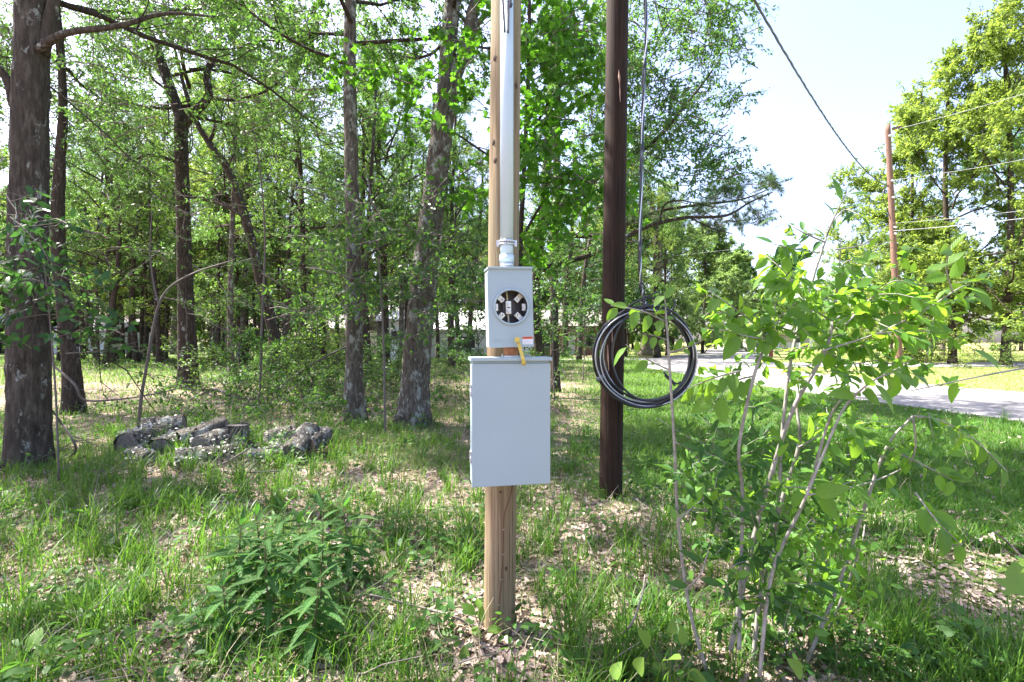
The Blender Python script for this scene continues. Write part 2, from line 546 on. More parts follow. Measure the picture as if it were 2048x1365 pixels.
def pix_trunk(mb, pix, y, widths, sides=16, per=10, flare=0.0, seed=0, dy=0.0, y_list=None):
    """trunk or limb whose outline follows pixels (u, v) at y metres, widths in pixels"""
    rng = np.random.default_rng(seed)
    ys = y_list if y_list is not None else [y + dy * i for i in range(len(pix))]
    pts = np.array([P(u, v, yy) for (u, v), yy in zip(pix, ys)])
    n = per * (len(pix) - 1) + 1
    sp = spline(pts, n)
    ca = np.array([1 / math.sqrt(1 + ((u - 1024) / F) ** 2) for u, v in pix])
    w = np.interp(np.linspace(0, len(pix) - 1, n), np.arange(len(pix)), np.array(widths) * ca * np.array(ys) / F / 2)
    ang = np.linspace(0, 2 * math.pi, sides, endpoint=False)
    hz = sp[:, 2] - sp[0, 2]
    lob = flare * 1.35 * np.exp(-np.abs(hz) / 0.28)[:, None] * (0.35 + 0.65 * np.sin(ang * 5 + 1.0)[None])
    rr = w[:, None] * (1 + 0.05 * np.sin(ang * 3 + 0.7 + hz[:, None] * 0.5) + rng.normal(0, 0.03, (n, sides)) + lob)
    mb.tube(sp, rr, sides, cap=True)
    return sp


def place_tree(name, proto, x, y, H, label, group=None, trunk=None, rz=0.0, tscale=1.0, cs=1.0, czs=None, lean=(0, 0), lmat=None, cat='tree', dz=0.0):
    """one tree: trunk, limbs and crown, whose meshes may be shared with other trees of its kind"""
    e = empty(name, (x, y, float(gz(x, y)) - 0.03 + dz), label, cat, group, (lean[0], lean[1], rz))
    if trunk is not None:
        t = obj('trunk', trunk, e); t.scale = (tscale, tscale, czs or cs)
    l = obj('branchwork', proto['limbs'], e); l['kind'] = 'stuff'; l.scale = (cs, cs, czs or cs)
    c = obj('crown', proto['crown'], e); c.scale = (cs, cs, czs or cs)
    if lmat:
        c.material_slots[0].link = 'OBJECT'; c.material_slots[0].material = M[lmat]
    return e

# ------------------------------------------------------------------ ground, lawn, roads
def lawn_mask(x, y):
    """1 on the mown grass beside the road, 0 in the woods"""
    edge = np.where(y < 5, 1.5 + (5 - y) * 0.35, 0.9 + (y - 6.5) * 0.17)
    return 1 / (1 + np.exp(-(x - edge) * 2.2))


def road_l(y):
    """x of the near edge of the road at distance y"""
    return np.interp(y, [-60, 0, 6, 9, 11, 16.5, 24, 28, 34, 40], [9.6, 9.6, 9.5, 9.4, 9.05, 8.2, 7.6, 7.4, 9, 11])


def road_r(y):
    return np.interp(y, [-60, 0, 14, 16, 24, 28, 34], [15.2, 15.2, 14.8, 14.2, 13.9, 14.2, 16])


def build_ground():
    xs = np.concatenate([np.linspace(-400, -30, 24), np.linspace(-28, -6, 30), np.linspace(-5.8, 7, 110), np.linspace(7.3, 30, 46), np.linspace(34, 400, 24)])
    ys = np.concatenate([np.linspace(-120, -4, 14), np.linspace(-3, 1.5, 10), np.linspace(1.7, 12, 104), np.linspace(12.3, 40, 60), np.linspace(42, 500, 32)])
    X, Y = np.meshgrid(xs, ys)
    Z = gz(X, Y)
    rng = np.random.default_rng(3)
    near = np.exp(-np.hypot(X, Y - 4) / 9.0)
    Z = Z + rng.normal(0, 0.008, Z.shape) * near
    # dips under roads so that their sheets lie proud of the ground
    on_road = (X > road_l(Y) - 0.6) & (X < road_r(Y) + 0.6)
    Z = np.where(on_road | (X > 9), np.minimum(Z, 0) * 0.2, Z)
    nx, ny = len(xs), len(ys)
    v = np.stack([X, Y, Z], -1).reshape(-1, 3)
    i = np.arange(ny - 1)[:, None] * nx + np.arange(nx - 1)[None]
    q = np.stack([i, i + 1, i + nx + 1, i + nx], -1).reshape(-1, 4)
    m, nt, bs = new_mat('soil_and_leaf_litter')
    me = mesh_np('ground', v, [q], m, True)
    at = me.attributes.new('lawn', 'FLOAT', 'POINT')
    lm = lawn_mask(X, Y)
    far_l = np.clip((Y - 22) / 14, 0, 0.8) * (X < 6)
    at.data.foreach_set('value', np.maximum(lm, far_l).astype(np.float32).ravel())
    at2 = me.attributes.new('verge', 'FLOAT', 'POINT')
    at2.data.foreach_set('value', (1 / (1 + np.exp(-(X - 13) * 2))).astype(np.float32).ravel())
    a = nd(nt, 'ShaderNodeAttribute', attribute_name='lawn')
    a2 = nd(nt, 'ShaderNodeAttribute', attribute_name='verge')
    tc = nd(nt, 'ShaderNodeTexCoord')
    vec = tc.outputs['Object']
    n1 = noise(nt, 1.3, 6, 0.65, vec)
    n2 = noise(nt, 28, 6, 0.7, vec)
    vo = nd(nt, 'ShaderNodeTexVoronoi'); vo.inputs['Scale'].default_value = 24
    nt.links.new(vec, vo.inputs['Vector'])
    litter = ramp(nt, vo.outputs['Color'], [(0.1, (0.12, 0.085, 0.065)), (0.5, (0.27, 0.205, 0.16)), (0.9, (0.42, 0.34, 0.28))])
    soil = ramp(nt, n2, [(0.3, (0.07, 0.05, 0.035)), (0.7, (0.22, 0.16, 0.12))])
    base = mix(nt, ramp(nt, n1, [(0.38, 0.15), (0.6, 0.9)]), soil, litter)
    green = ramp(nt, n2, [(0.3, (0.035, 0.07, 0.015)), (0.7, (0.1, 0.15, 0.035))])
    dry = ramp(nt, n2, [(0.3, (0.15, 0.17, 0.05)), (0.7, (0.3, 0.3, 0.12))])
    ad = nd(nt, 'ShaderNodeMath', operation='ADD'); ad.use_clamp = True
    sb = nd(nt, 'ShaderNodeMath', operation='MULTIPLY_ADD')
    nt.links.new(n1, sb.inputs[0]); sb.inputs[1].default_value = 1.1; sb.inputs[2].default_value = -0.62
    nt.links.new(a.outputs['Fac'], ad.inputs[0]); nt.links.new(sb.outputs[0], ad.inputs[1])
    fac = ramp(nt, ad.outputs[0], [(0.35, 0.0), (0.8, 1.0)])
    col = mix(nt, fac, base, green)
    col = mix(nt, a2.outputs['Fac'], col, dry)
    nt.links.new(col, bs.inputs['Base Color'])
    bs.inputs['Roughness'].default_value = 0.95
    bs.inputs['Specular IOR Level'].default_value = 0.1
    bump(nt, bs, n2, 0.8, 0.03)
    tag(obj('ground', me), kind='structure')


def concrete(name, c):
    m, nt, bs = new_mat(name)
    n1 = noise(nt, 0.8, 5, 0.6); n2 = noise(nt, 60, 3, 0.7)
    col = ramp(nt, n1, [(0.3, [x * 0.82 for x in c]), (0.7, [x * 1.08 for x in c])])
    col = mix(nt, ramp(nt, n2, [(0.35, 0.35), (0.6, 0.0)]), col, [x * 0.6 for x in c])
    vo = nd(nt, 'ShaderNodeTexVoronoi', feature='DISTANCE_TO_EDGE'); vo.inputs['Scale'].default_value = 0.32
    tc = nd(nt, 'ShaderNodeTexCoord'); wv = mix(nt, 0.25, tc.outputs['Object'], (0, 0, 0))
    n4 = nd(nt, 'ShaderNodeTexNoise'); n4.inputs['Scale'].default_value = 1.2; n4.inputs['Detail'].default_value = 6
    nt.links.new(tc.outputs['Object'], n4.inputs['Vector'])
    nt.links.new(mix(nt, 0.6, tc.outputs['Object'], n4.outputs['Color'], 'ADD'), vo.inputs['Vector'])
    col = mix(nt, ramp(nt, vo.outputs['Distance'], [(0.006, 0.7), (0.014, 0.0)]), col, [x * 0.3 for x in c])
    nt.links.new(col, bs.inputs['Base Color'])
    bs.inputs['Roughness'].default_value = 0.85
    bump(nt, bs, n2, 0.3, 0.005)
    return m


def strip(name, left, right, mat, z, thick=0.05):
    """a paved sheet between two edge lines, with side faces going into the ground"""
    left = np.array(left, float); right = np.array(right, float); n = len(left)
    top = np.concatenate([np.c_[left, np.full(n, z)], np.c_[right, np.full(n, z)]])
    bot = top.copy(); bot[:, 2] -= thick + z
    v = np.concatenate([top, bot])
    q = []
    for i in range(n - 1):
        q.append((i, n + i, n + i + 1, i + 1))
        q.append((i + 1, 2 * n + i + 1, 2 * n + i, i))
        q.append((n + i, 3 * n + i, 3 * n + i + 1, n + i + 1))
    return obj(name, mesh_np(name, v, [np.array(q)], mat, False))


def build_roads():
    m = concrete('pale_worn_concrete', (0.215, 0.208, 0.195))
    m2 = concrete('pale_gravel', (0.29, 0.28, 0.265))
    rng = np.random.default_rng(8)
    ys = np.concatenate([np.linspace(-60, 4, 10), np.linspace(5, 30, 60)])
    j = rng.normal(0, 0.05, len(ys))
    L = np.c_[road_l(ys) + j, ys]; Rr = np.c_[road_r(ys) + rng.normal(0, 0.05, len(ys)), ys]
    # beyond the junction the road bends away to the right
    ext_l = [(8.2, 31), (10.5, 37), (14, 45), (20, 56), (28, 72), (42, 100), (60, 140)]
    ext_r = [(16, 31), (18.5, 37), (23, 44), (29, 54), (38, 70), (53, 98), (72, 138)]
    L = np.concatenate([L, ext_l]); Rr = np.concatenate([Rr, ext_r])
    tag(strip('road', L, Rr, m, 0.02), kind='structure')
    # side road leaving to the right
    x = np.linspace(14.5, 120, 30)
    tag(strip('side_road', np.c_[x, 32.8 + 0.02 * x + 0.2 * np.sin(x)], np.c_[x, 28.2 - 0.01 * x + 0.15 * np.sin(x * 1.3)], m2, 0.016), kind='structure')
    # the short drive that comes out of the woods beyond the lawn
    x = np.linspace(-2, 13, 20)
    tag(strip('driveway', np.c_[x, 42.5 + 0.1 * np.sin(x)], np.c_[x, 38.3 + 0.1 * np.sin(x * 2)], m2, 0.012), kind='structure')


build_ground()
build_roads()

# ------------------------------------------------------------------ tree kinds
PR = {}
PR['oak_a'] = crown_proto('oak_a', 1, 17, 5.4, 4.4, 20, 9, 7, 25, 0.09, T_DIAMOND, 'leaf_oak', n_dead=16, r_limb=0.085)
PR['oak_b'] = crown_proto('oak_b', 2, 15, 4.2, 3.8, 20, 9, 7, 25, 0.085, T_DIAMOND, 'leaf_light', n_dead=20, bend=-0.05, r_limb=0.07)
PR['slim'] = crown_proto('slim', 3, 16, 5.8, 2.5, 18, 8, 6, 24, 0.088, T_DIAMOND, 'leaf_light', n_dead=18, r_limb=0.05)
PR['high'] = crown_proto('high', 4, 18, 8.2, 4.6, 18, 9, 7, 18, 0.12, T_DIAMOND, 'leaf_oak', n_dead=8, r_limb=0.055)
PR['sparse'] = crown_proto('sparse', 14, 18, 8.2, 4.6, 16, 8, 6, 14, 0.11, T_DIAMOND, 'leaf_oak', n_dead=10, r_limb=0.05)
PR['edge'] = crown_proto('edge', 5, 14, 1.2, 4.6, 30, 11, 8, 26, 0.15, T_DIAMOND, 'leaf_yellow', r_limb=0.06, bend=0.0, wander=0.22, el_noise=0.38, el0=0.15, el1=1.0, prof=lambda f: 0.72 + 0.5 * math.sin(math.pi * min(1, 0.12 + 0.9 * f)) - 0.15 * f)
PR['far'] = crown_proto('far', 6, 16, 1.0, 5.0, 30, 10, 7, 22, 0.24, T_DIAMOND, 'leaf_light', r_limb=0.07, el_noise=0.35, wander=0.2)
PR['under'] = crown_proto('under', 7, 4.4, 1.3, 1.6, 13, 5, 4, 9, 0.085, T_OVAL, 'leaf_oak', r_limb=0.014, n_dead=4, twig_len=0.3, el0=0.4)
PR['under_dark'] = crown_proto('under_dark', 8, 3.6, 1.1, 1.1, 11, 4, 3, 8, 0.115, T_OVAL, 'leaf_dark', r_limb=0.014, twig_len=0.3, el0=0.3)
PR['shrub'] = crown_proto('shrub', 9, 1.1, 0.05, 0.95, 13, 5, 4, 5, 0.06, T_OVAL, 'leaf_oak', r_limb=0.007, n_dead=6, twig_len=0.2, el0=0.5, el1=1.3)
PR['pine'] = crown_proto('pine', 10, 18, 6.0, 3.4, 24, 9, 4, 5, 0.2, T_NEEDLES, 'needle', r_limb=0.06, twig_len=0.35, bend=0.03)

TR = {
    'dark': trunk_mesh('dark_trunk', 15, 0.15, 0.05, 'bark_dark', 21),
    'dark_b': trunk_mesh('dark_trunk_b', 15, 0.15, 0.05, 'bark_dark', 22, wob=0.16),
    'grey': trunk_mesh('grey_trunk', 15, 0.15, 0.05, 'bark_grey', 23),
    'pale': trunk_mesh('pale_trunk', 15, 0.15, 0.05, 'bark_pale', 24),
    'thin': trunk_mesh('thin_trunk', 4.2, 0.022, 0.006, 'twig', 25, sides=7, flare=1.1),
}

# --- trees one can tell apart, trunks drawn along their own lines
def near_tree(name, label, y, trunk_parts, bmat, proto, crown_z, crown_xy, cs, base_uv, lmat=None, rz=0.0, extra=None, group=None):
    bx, by = ground_at(*base_uv) if y is None else (P(base_uv[0], base_uv[1], y)[0], y)
    e = empty(name, (bx, by, 0), label, 'tree', group)
    mb = MB()
    for k, tp in enumerate(trunk_parts):
        pix, widths, kw = tp
        pix_trunk(mb, pix, by, widths, seed=k + 3, **kw)
    t = mb.build('trunk', M[bmat], e, True)
    t.matrix_parent_inverse = Matrix.Translation((-bx, -by, 0))
    if proto:
        for nm in ('limbs', 'crown'):
            c = obj('branchwork' if nm == 'limbs' else nm, PR[proto][nm], e)
            c.location = (crown_xy[0] - bx, crown_xy[1] - by, crown_z); c.scale = (cs, cs, cs); c.rotation_euler[2] = rz
            if lmat and nm == 'crown':
                c.material_slots[0].link = 'OBJECT'; c.material_slots[0].material = M[lmat]
    return e


WOODS = 'trees standing in the woods'
near_tree('oak_tree', 'thickest rough-barked oak at the far left with white lichen streaks', 5.8,
    [([(58, 960), (60, 800), (58, 600), (60, 400), (63, 180), (66, 0), (68, -500), (66, -1100)], [104, 92, 90, 84, 78, 74, 60, 30], dict(sides=26, flare=0.35, per=9)),
     ([(78, 100), (130, 68), (240, 52), (330, 28), (430, 34)], [24, 18, 13, 9, 4], dict(sides=10, per=6, y_list=[5.7, 5.6, 5.5, 5.6, 5.8])),
     ([(84, 110), (104, 20), (125, -90), (160, -400)], [34, 28, 24, 10], dict(sides=10, per=6)),
     ([(30, 215), (8, 150), (-60, 90), (-200, 0)], [26, 22, 16, 8], dict(sides=10, per=6, y_list=[5.8, 5.7, 5.5, 5.2]))],
    'bark_big', 'sparse', -1.2, (-5.75, 5.9), 0.85, (58, 940), rz=0.5)
second_oak = near_tree('oak_tree', 'dark trunk just right of the thickest oak, leaning left as it rises', 10.2,
    [([(150, 835), (140, 700), (124, 560), (116, 450), (121, 310), (126, 215), (118, 60), (90, -200)], [50, 38, 34, 32, 24, 20, 16, 8], dict(sides=16, flare=0.3))],
    'bark_dark', 'sparse', 0.5, (-9.6, 10.2), 0.85, (148, 830), rz=1.5)
near_tree('oak_tree', 'dark oak forking in a wide Y, standing alone amid the leaf litter', 15.0,
    [([(377, 786), (375, 700), (372, 600), (366, 400), (362, 280), (364, 232)], [46, 40, 34, 29, 28, 30], dict(sides=18, flare=0.3)),
     ([(364, 240), (342, 180), (318, 110), (296, 62), (262, 42), (200, 30)], [26, 24, 21, 17, 12, 6], dict(sides=12)),
     ([(366, 250), (392, 222), (417, 192), (414, 150), (432, 100), (452, 30), (470, -100)], [22, 20, 17, 15, 12, 10, 6], dict(sides=12)),
     ([(296, 62), (285, 0), (270, -120)], [14, 12, 6], dict(sides=10)),
     ([(415, 195), (470, 200), (540, 178), (600, 120)], [9, 7, 5, 3], dict(sides=8)),
     ([(366, 330), (300, 310), (240, 330), (180, 300)], [9, 7, 5, 3], dict(sides=8, dy=-0.4)),
     ([(370, 390), (430, 405), (480, 430), (520, 470)], [9, 7, 5, 3], dict(sides=8, dy=-0.3))],
    'bark_dark', 'oak_b', 4.5, (-10.0, 15.0), 0.9, (377, 780), rz=0.2)
near_tree('oak_tree', 'dark brown trunk leaning far to the left behind the brush', 18.0,
    [([(564, 768), (546, 660), (522, 560), (492, 440), (456, 340), (418, 285), (396, 250), (370, 180), (340, 60)], [34, 25, 22, 19, 17, 14, 12, 9, 5], dict(sides=12, flare=0.2)),
     ([(492, 440), (470, 420), (430, 400), (400, 398)], [9, 7, 5, 3], dict(sides=8)),
     ([(418, 285), (430, 255), (426, 225)], [9, 8, 4], dict(sides=8))],
    'bark_dark', 'oak_b', 6.5, (-12.8, 18), 0.9, (564, 765), rz=2.0)
near_tree('oak_tree', 'straight slender grey trunk left of the twin-forked trunk', 8.7,
    [([(709, 858), (707, 780), (708, 700), (707, 500), (703, 300), (700, 100), (703, -100), (712, -600)], [52, 40, 34, 31, 28, 25, 22, 10], dict(sides=18, flare=0.3))],
    'bark_grey', 'high', -0.5, (-2.85, 8.7), 0.78, (709, 850), rz=4.0)
near_tree('oak_tree', 'grey twin-forked trunk with a flared foot, nearest the meter post', 8.6,
    [([(822, 868), (828, 780), (834, 700), (850, 540), (866, 410), (880, 300), (890, 210)], [74, 58, 56, 52, 47, 44, 46], dict(sides=20, flare=0.4)),
     ([(886, 230), (892, 150), (898, 70), (905, -20), (906, -200), (900, -600)], [33, 33, 33, 32, 28, 12], dict(sides=14)),
     ([(892, 240), (912, 150), (934, 90), (944, 30), (966, -60), (1010, -300)], [26, 26, 27, 24, 20, 8], dict(sides=14)),
     ([(942, 60), (962, 40), (985, 20)], [14, 11, 6], dict(sides=8))],
    'bark_grey', 'high', -0.2, (-1.1, 8.7), 0.8, (825, 858), rz=2.6)
near_tree('oak_tree', 'slim sapling trunk, bare and leaning right, rising behind the log pile', 7.4,
    [([(276, 868), (282, 800), (292, 740), (306, 660), (318, 610), (340, 575), (392, 545), (470, 520)], [8, 8, 7, 7, 6, 5, 4, 3], dict(sides=7)),
     ([(318, 612), (306, 560), (300, 500), (304, 420)], [5, 4, 3, 2], dict(sides=6))],
    'twig', None, 0, (0, 0), 1, (276, 868))
near_tree('oak_tree', 'oak behind the brown pole with long limbs reaching out over the lawn', 13.0,
    [([(1072, 795), (1076, 700), (1070, 600), (1078, 500), (1090, 380), (1100, 200), (1110, 0), (1120, -200)], [24, 19, 18, 17, 16, 15, 12, 8], dict(sides=12, flare=0.2)),
     ([(1078, 470), (1110, 425), (1170, 380), (1230, 320), (1300, 290), (1380, 200), (1440, 120)], [15, 14, 13, 11, 9, 6, 3], dict(sides=9)),
     ([(1072, 545), (1110, 530), (1180, 510), (1240, 480), (1300, 452), (1370, 436), (1450, 432), (1500, 405), (1545, 385)], [12, 11, 11, 10, 9, 7, 6, 4, 3], dict(sides=9)),
     ([(1320, 448), (1328, 412), (1360, 402), (1430, 415)], [5, 4, 3, 2], dict(sides=7)),
     ([(1380, 436), (1420, 455), (1465, 468)], [4, 3, 2], dict(sides=7))],
    'bark_dark', None, 0, (0, 0), 1, (1072, 790))
oak_right = bpy.context.scene.objects[-1] if False else [o for o in COL.objects if o.get('label', '').startswith('oak behind the brown pole')][0]


def pix_spray(name, parent, boxes, y0, y1, tmpl, leaf, mat, seed, nbr=60, twl=0.45, nleaf=16, ntw=6, bl=0.9, droop=-0.05, up=0.6, bmat='twig', tag_stuff=False):
    """leafy branches filling regions (u, v, ru, rv, weight) between y0 and y1 metres"""
    rng = np.random.default_rng(seed)
    mb = MB(); LP, LD = [], []
    tot = sum(b[4] for b in boxes)
    for (cu, cv, ru, rv, wgt) in boxes:
        for i in range(int(nbr * wgt / tot)):
            a = rng.uniform(0, 6.283); r = rng.uniform(0, 1) ** 0.5
            y = rng.uniform(y0, y1)
            p = P(cu + ru * r * math.cos(a), cv + rv * r * math.sin(a), y)
            d = np.array([rng.normal(0, 1), rng.normal(0, 0.7), rng.normal(0.1, 0.4)])
            bp = walk(rng, p - unit(d) * bl * 0.5, d, bl * rng.uniform(0.6, 1.3), 4, 0.2, droop)
            mb.tube(bp, np.linspace(0.009, 0.003, 5) * (y0 / 8.0 + 0.3), 4, cap=False)
            for m in range(ntw):
                k = rng.integers(0, 4); q = bp[k] + (bp[k + 1] - bp[k]) * rng.uniform(0, 1)
                td = perp_dir(rng, unit(bp[k + 1] - bp[k]), rng.uniform(0.3, 0.65))
                tp = walk(rng, q, td, twl * rng.uniform(0.6, 1.4), 2, 0.25, droop)
                mb.tube(tp, np.array([0.004, 0.003, 0.002]), 3, cap=False)
                tt = rng.uniform(0.05, 1.05, nleaf)
                LP.append(tp[0] + (tp[2] - tp[0]) * tt[:, None] + rng.normal(0, 0.07 * twl, (nleaf, 3)))
                LD.append(unit(tp[2] - tp[0])[None] * 0.7 + rng.normal(0, 0.5, (nleaf, 3)) + np.array([0, 0, -0.2]))
    LP = np.concatenate(LP); LD = np.concatenate(LD)
    v, polys = tree_leaves(len(LP), leaf, LP, LD, tmpl, rng, up)
    off = np.array(parent.location)
    mb.v = [x - off for x in mb.v]
    mb.build('branchwork', M[bmat], parent, True)['kind'] = 'stuff'
    c = obj(name, mesh_np(name, v - off, polys, M[mat]), parent)
    return c


pix_spray('crown', oak_right, [(1330, 60, 160, 150, 3), (1420, 40, 90, 80, 1.2), (1400, 200, 70, 50, 0.8), (1350, 300, 130, 70, 1.5), (1440, 330, 60, 40, 0.5), (1250, 230, 120, 130, 2), (1170, 120, 120, 160, 2), (1130, 420, 120, 100, 1.2),
    (1150, 620, 90, 60, .5)], 11.5, 14.5, T_DIAMOND, 0.105, 'leaf_oak', 41, nbr=330, nleaf=16, ntw=6, bl=1.3)

pix_spray('crown', second_oak, [(130, 110, 170, 110, 3), (-20, 120, 90, 150, 1.2), (400, 40, 200, 60, 3), (610, 110, 110, 110, 1.6), (250, 260, 110, 80, 1), (30, 300, 60, 120, .7), (520, 230, 110, 70, .8), (780, 60, 110, 80, 1)], 9.5, 15.5, T_DIAMOND, 0.085, 'leaf_oak', 44, nbr=430, nleaf=15, ntw=6, bl=1.4)
# the maple whose big lobed leaves hang between the two poles
maple = near_tree('maple_tree', 'bright green maple with big lobed leaves behind the meter post', 8.0,
    [([(1034, 868), (1034, 700), (1040, 500), (1050, 300), (1058, 100), (1060, -200)], [14, 11, 10, 9, 8, 4], dict(sides=10, flare=0.2)),
     ([(1042, 480), (1090, 400), (1130, 380), (1180, 400)], [6, 5, 4, 2], dict(sides=7)),
     ([(1050, 300), (1100, 200), (1150, 150), (1190, 130)], [6, 5, 4, 2], dict(sides=7)),
     ([(1046, 360), (960, 300), (880, 250), (800, 230)], [6, 5, 4, 2], dict(sides=7, dy=0.3))],
    'bark_dark', None, 0, (0, 0), 1, (1034, 863))
pix_spray('crown', maple, [(1130, 110, 90, 110, 3), (1120, 300, 90, 90, 2.5), (1150, 400, 60, 60, 1.5), (1080, 460, 50, 60, 0.8), (960, 260, 60, 180, 1.2), (800, 150, 110, 110, 1.6), (1060, 20, 110, 80, 1.2)],
    6.6, 8.6, T_MAPLE, 0.11, 'leaf_maple', 42, nbr=95, nleaf=9, ntw=5, bl=0.8, up=0.9)

# pine limb tips over the lawn
pine = near_tree('pine_tree', 'pine with needle tufts on a limb tip against the bright sky', 14.2,
    [([(1110, 784), (1108, 600), (1112, 400), (1116, 150), (1120, -250)], [20, 16, 15, 13, 6], dict(sides=10, flare=0.2)),
     ([(1112, 470), (1200, 470), (1310, 425), (1400, 410), (1480, 400), (1540, 378)], [9, 8, 7, 6, 4, 2], dict(sides=8))],
    'bark_dark', None, 0, (0, 0), 1, (1110, 780))
pix_spray('crown', pine, [(1480, 405, 70, 38, 2), (1545, 376, 14, 16, .8), (1440, 448, 45, 20, 1), (1370, 420, 80, 25, 1.2), (1500, 448, 40, 12, .7), (1300, 440, 60, 25, .7)], 13.2, 15.0, T_NEEDLES, 0.19, 'needle', 43, nbr=62, nleaf=6, ntw=5, bl=0.6, twl=0.3, droop=0.02)

# --- the woods behind: (u, v of the foot, trunk width px, kind, trunk, lean, label)
mid = [
    (463, 758, 15, 'slim', 'grey', -0.01, 'slender straight grey trunk right of the forked oak'),
    (602, 742, 17, 'oak_a', 'dark', -0.02, 'straight brown trunk just right of the far-leaning one'),
    (228, 726, 18, 'oak_a', 'dark', 0.0, 'dark straight trunk midway between the thickest oak and the forked oak'),
    (290, 722, 11, 'slim', 'dark_b', -0.06, 'thin dark trunk left of the forked oak on the grass'),
    (348, 709, 15, 'oak_b', 'grey', 0.0, 'grey trunk peeping from behind the left side of the forked oak'),
    (424, 722, 14, 'slim', 'grey', -0.05, 'grey trunk of the leaning pair right of the forked oak'),
    (437, 716, 11, 'slim', 'dark_b', -0.12, 'dark thin trunk of the leaning pair right of the forked oak'),
    (166, 721, 12, 'oak_b', 'dark', 0.0, 'dark narrow trunk hard behind the second trunk from the left edge'),
    (196, 728, 9, 'slim', 'dark_b', 0.03, 'very thin trunk beside grassy clearing near the thick left oak'),
    (770, 736, 16, 'oak_a', 'dark', 0.0, 'dark trunk between the two grey trunks in front of white shed'),
    (905, 735, 12, 'slim', 'dark', -0.02, 'dark trunk in front of the pale roof left of meter box'),
    (948, 712, 14, 'oak_b', 'dark', 0.01, 'dark trunk half hidden by the grey meter box'),
    (732, 745, 12, 'oak_b', 'dark_b', 0.02, 'dark trunk close behind the straight slender grey trunk'),
    (570, 726, 15, 'oak_a', 'grey', 0.0, 'grey trunk close behind the foot of the far-leaning one'),
    (1131, 716, 15, 'oak_b', 'dark', 0.05, 'dark trunk of the pair before the brick house'),
    (1158, 722, 11, 'oak_a', 'dark_b', 0.14, 'right-leaning dark trunk of the pair before the brick house'),
    (1290, 712, 26, 'oak_a', 'pale', 0.0, 'sunlit mossy pale trunk seen through the cable coil'),
    (1316, 716, 13, 'oak_b', 'dark', 0.0, 'dark trunk beside the sunlit mossy one'),
    (640, 720, 11, 'slim', 'dark', 0.0, 'thin dark trunk left of the straight slender grey one, far back'),
    (520, 718, 10, 'slim', 'dark', 0.04, 'thin dark trunk far back between grey slender and far-leaning trunks'),
    (485, 716, 12, 'oak_b', 'dark', 0.0, 'dark trunk far back right of the slender straight grey one'),
    (845, 720, 10, 'slim', 'dark', 0.0, 'thin dark trunk just right of the twin-forked trunk, far back'),
]
for i, (u, v, w, kind, tk, lean, lab) in enumerate(mid):
    x, y = ground_at(u, v)
    rad = w * y / F / 2 / math.sqrt(1 + ((u - 1024) / F) ** 2)
    place_tree('forest_tree', PR[kind], x, y, 15, lab, WOODS, TR[tk], rz=i * 1.7, tscale=rad / 0.15, cs=0.95 + 0.25 * ((i * 0.37) % 1), lean=(0, lean), lmat=('leaf_oak', 'leaf_light', 'leaf_oak', 'leaf_dark')[i % 4])

rng = np.random.default_rng(78)
for i in range(30):
    u = 30 + 31 * i + rng.uniform(-12, 12); y = rng.uniform(25, 42)
    x = (u - 1024) / F * y
    w = rng.uniform(6, 12)
    place_tree('slender_tree', PR[('slim', 'oak_b')[i % 3 == 0]], x, y, 15, 'thin dark trunk among the slender trees of the woods', 'slender trees in the woods', TR[('dark_b', 'dark')[i % 2]], rz=rng.uniform(0, 6), tscale=w * y / F / 2 / 0.15, cs=rng.uniform(0.7, 1.0), lmat=('leaf_oak', 'leaf_light')[i % 2], lean=(rng.normal(0, 0.03), rng.normal(0, 0.05)))
rng = np.random.default_rng(77)
deep = []
for i in range(48):
    y = rng.uniform(30, 68); u = rng.uniform(-220, 1290)
    x = (u - 1024) / F * y
    deep.append((x, y))
for i, (x, y) in enumerate(deep):
    if 36 < y < 45 and x > -3: y += 9
    place_tree('forest_tree', PR[('slim', 'oak_a', 'oak_b', 'high')[i % 4]], x, y, 15, 'dark-trunked tree deep in the woods among many others like it', 'trees deep in the woods', TR[('dark', 'dark_b', 'grey')[i % 3]],
               rz=rng.uniform(0, 6), tscale=rng.uniform(0.8, 1.6), cs=rng.uniform(0.9, 1.25), lmat=('leaf_oak', 'leaf_light', 'leaf_light', 'leaf_yellow')[(i // 2) % 4], lean=(rng.normal(0, 0.03), rng.normal(0, 0.03)))
for i in range(46):
    x = -95 + (i % 34) * 3.6 + rng.normal(0, 1.2); y = (72 if i < 34 else 62) + rng.uniform(-4, 14)
    place_tree('forest_tree', PR['far'], x, y, 15, 'leafy tree in the green wall closing off the woods', 'trees closing off the woods', TR['dark'], rz=rng.uniform(0, 6), tscale=1.5, cs=rng.uniform(1.0, 1.45), lmat=('leaf_light', 'leaf_oak', 'leaf_yellow')[i % 3])
# unseen trees added left of the frame so their crowns dapple the foreground
for i, (x, y, k, s) in enumerate([(-11.5, 4.0, 'high', 0.95), (-15, 9.5, 'high', 1.0)]):
    place_tree('oak_tree', PR[k], x, y, 15, ('unseen tall oak added for shade, left of view beside the thickest oak', 'unseen tall oak added for shade, left of view deeper in the woods')[i], 'unseen shade oaks left of the view', TR['dark'], rz=i * 2.1, tscale=1.4, cs=s)

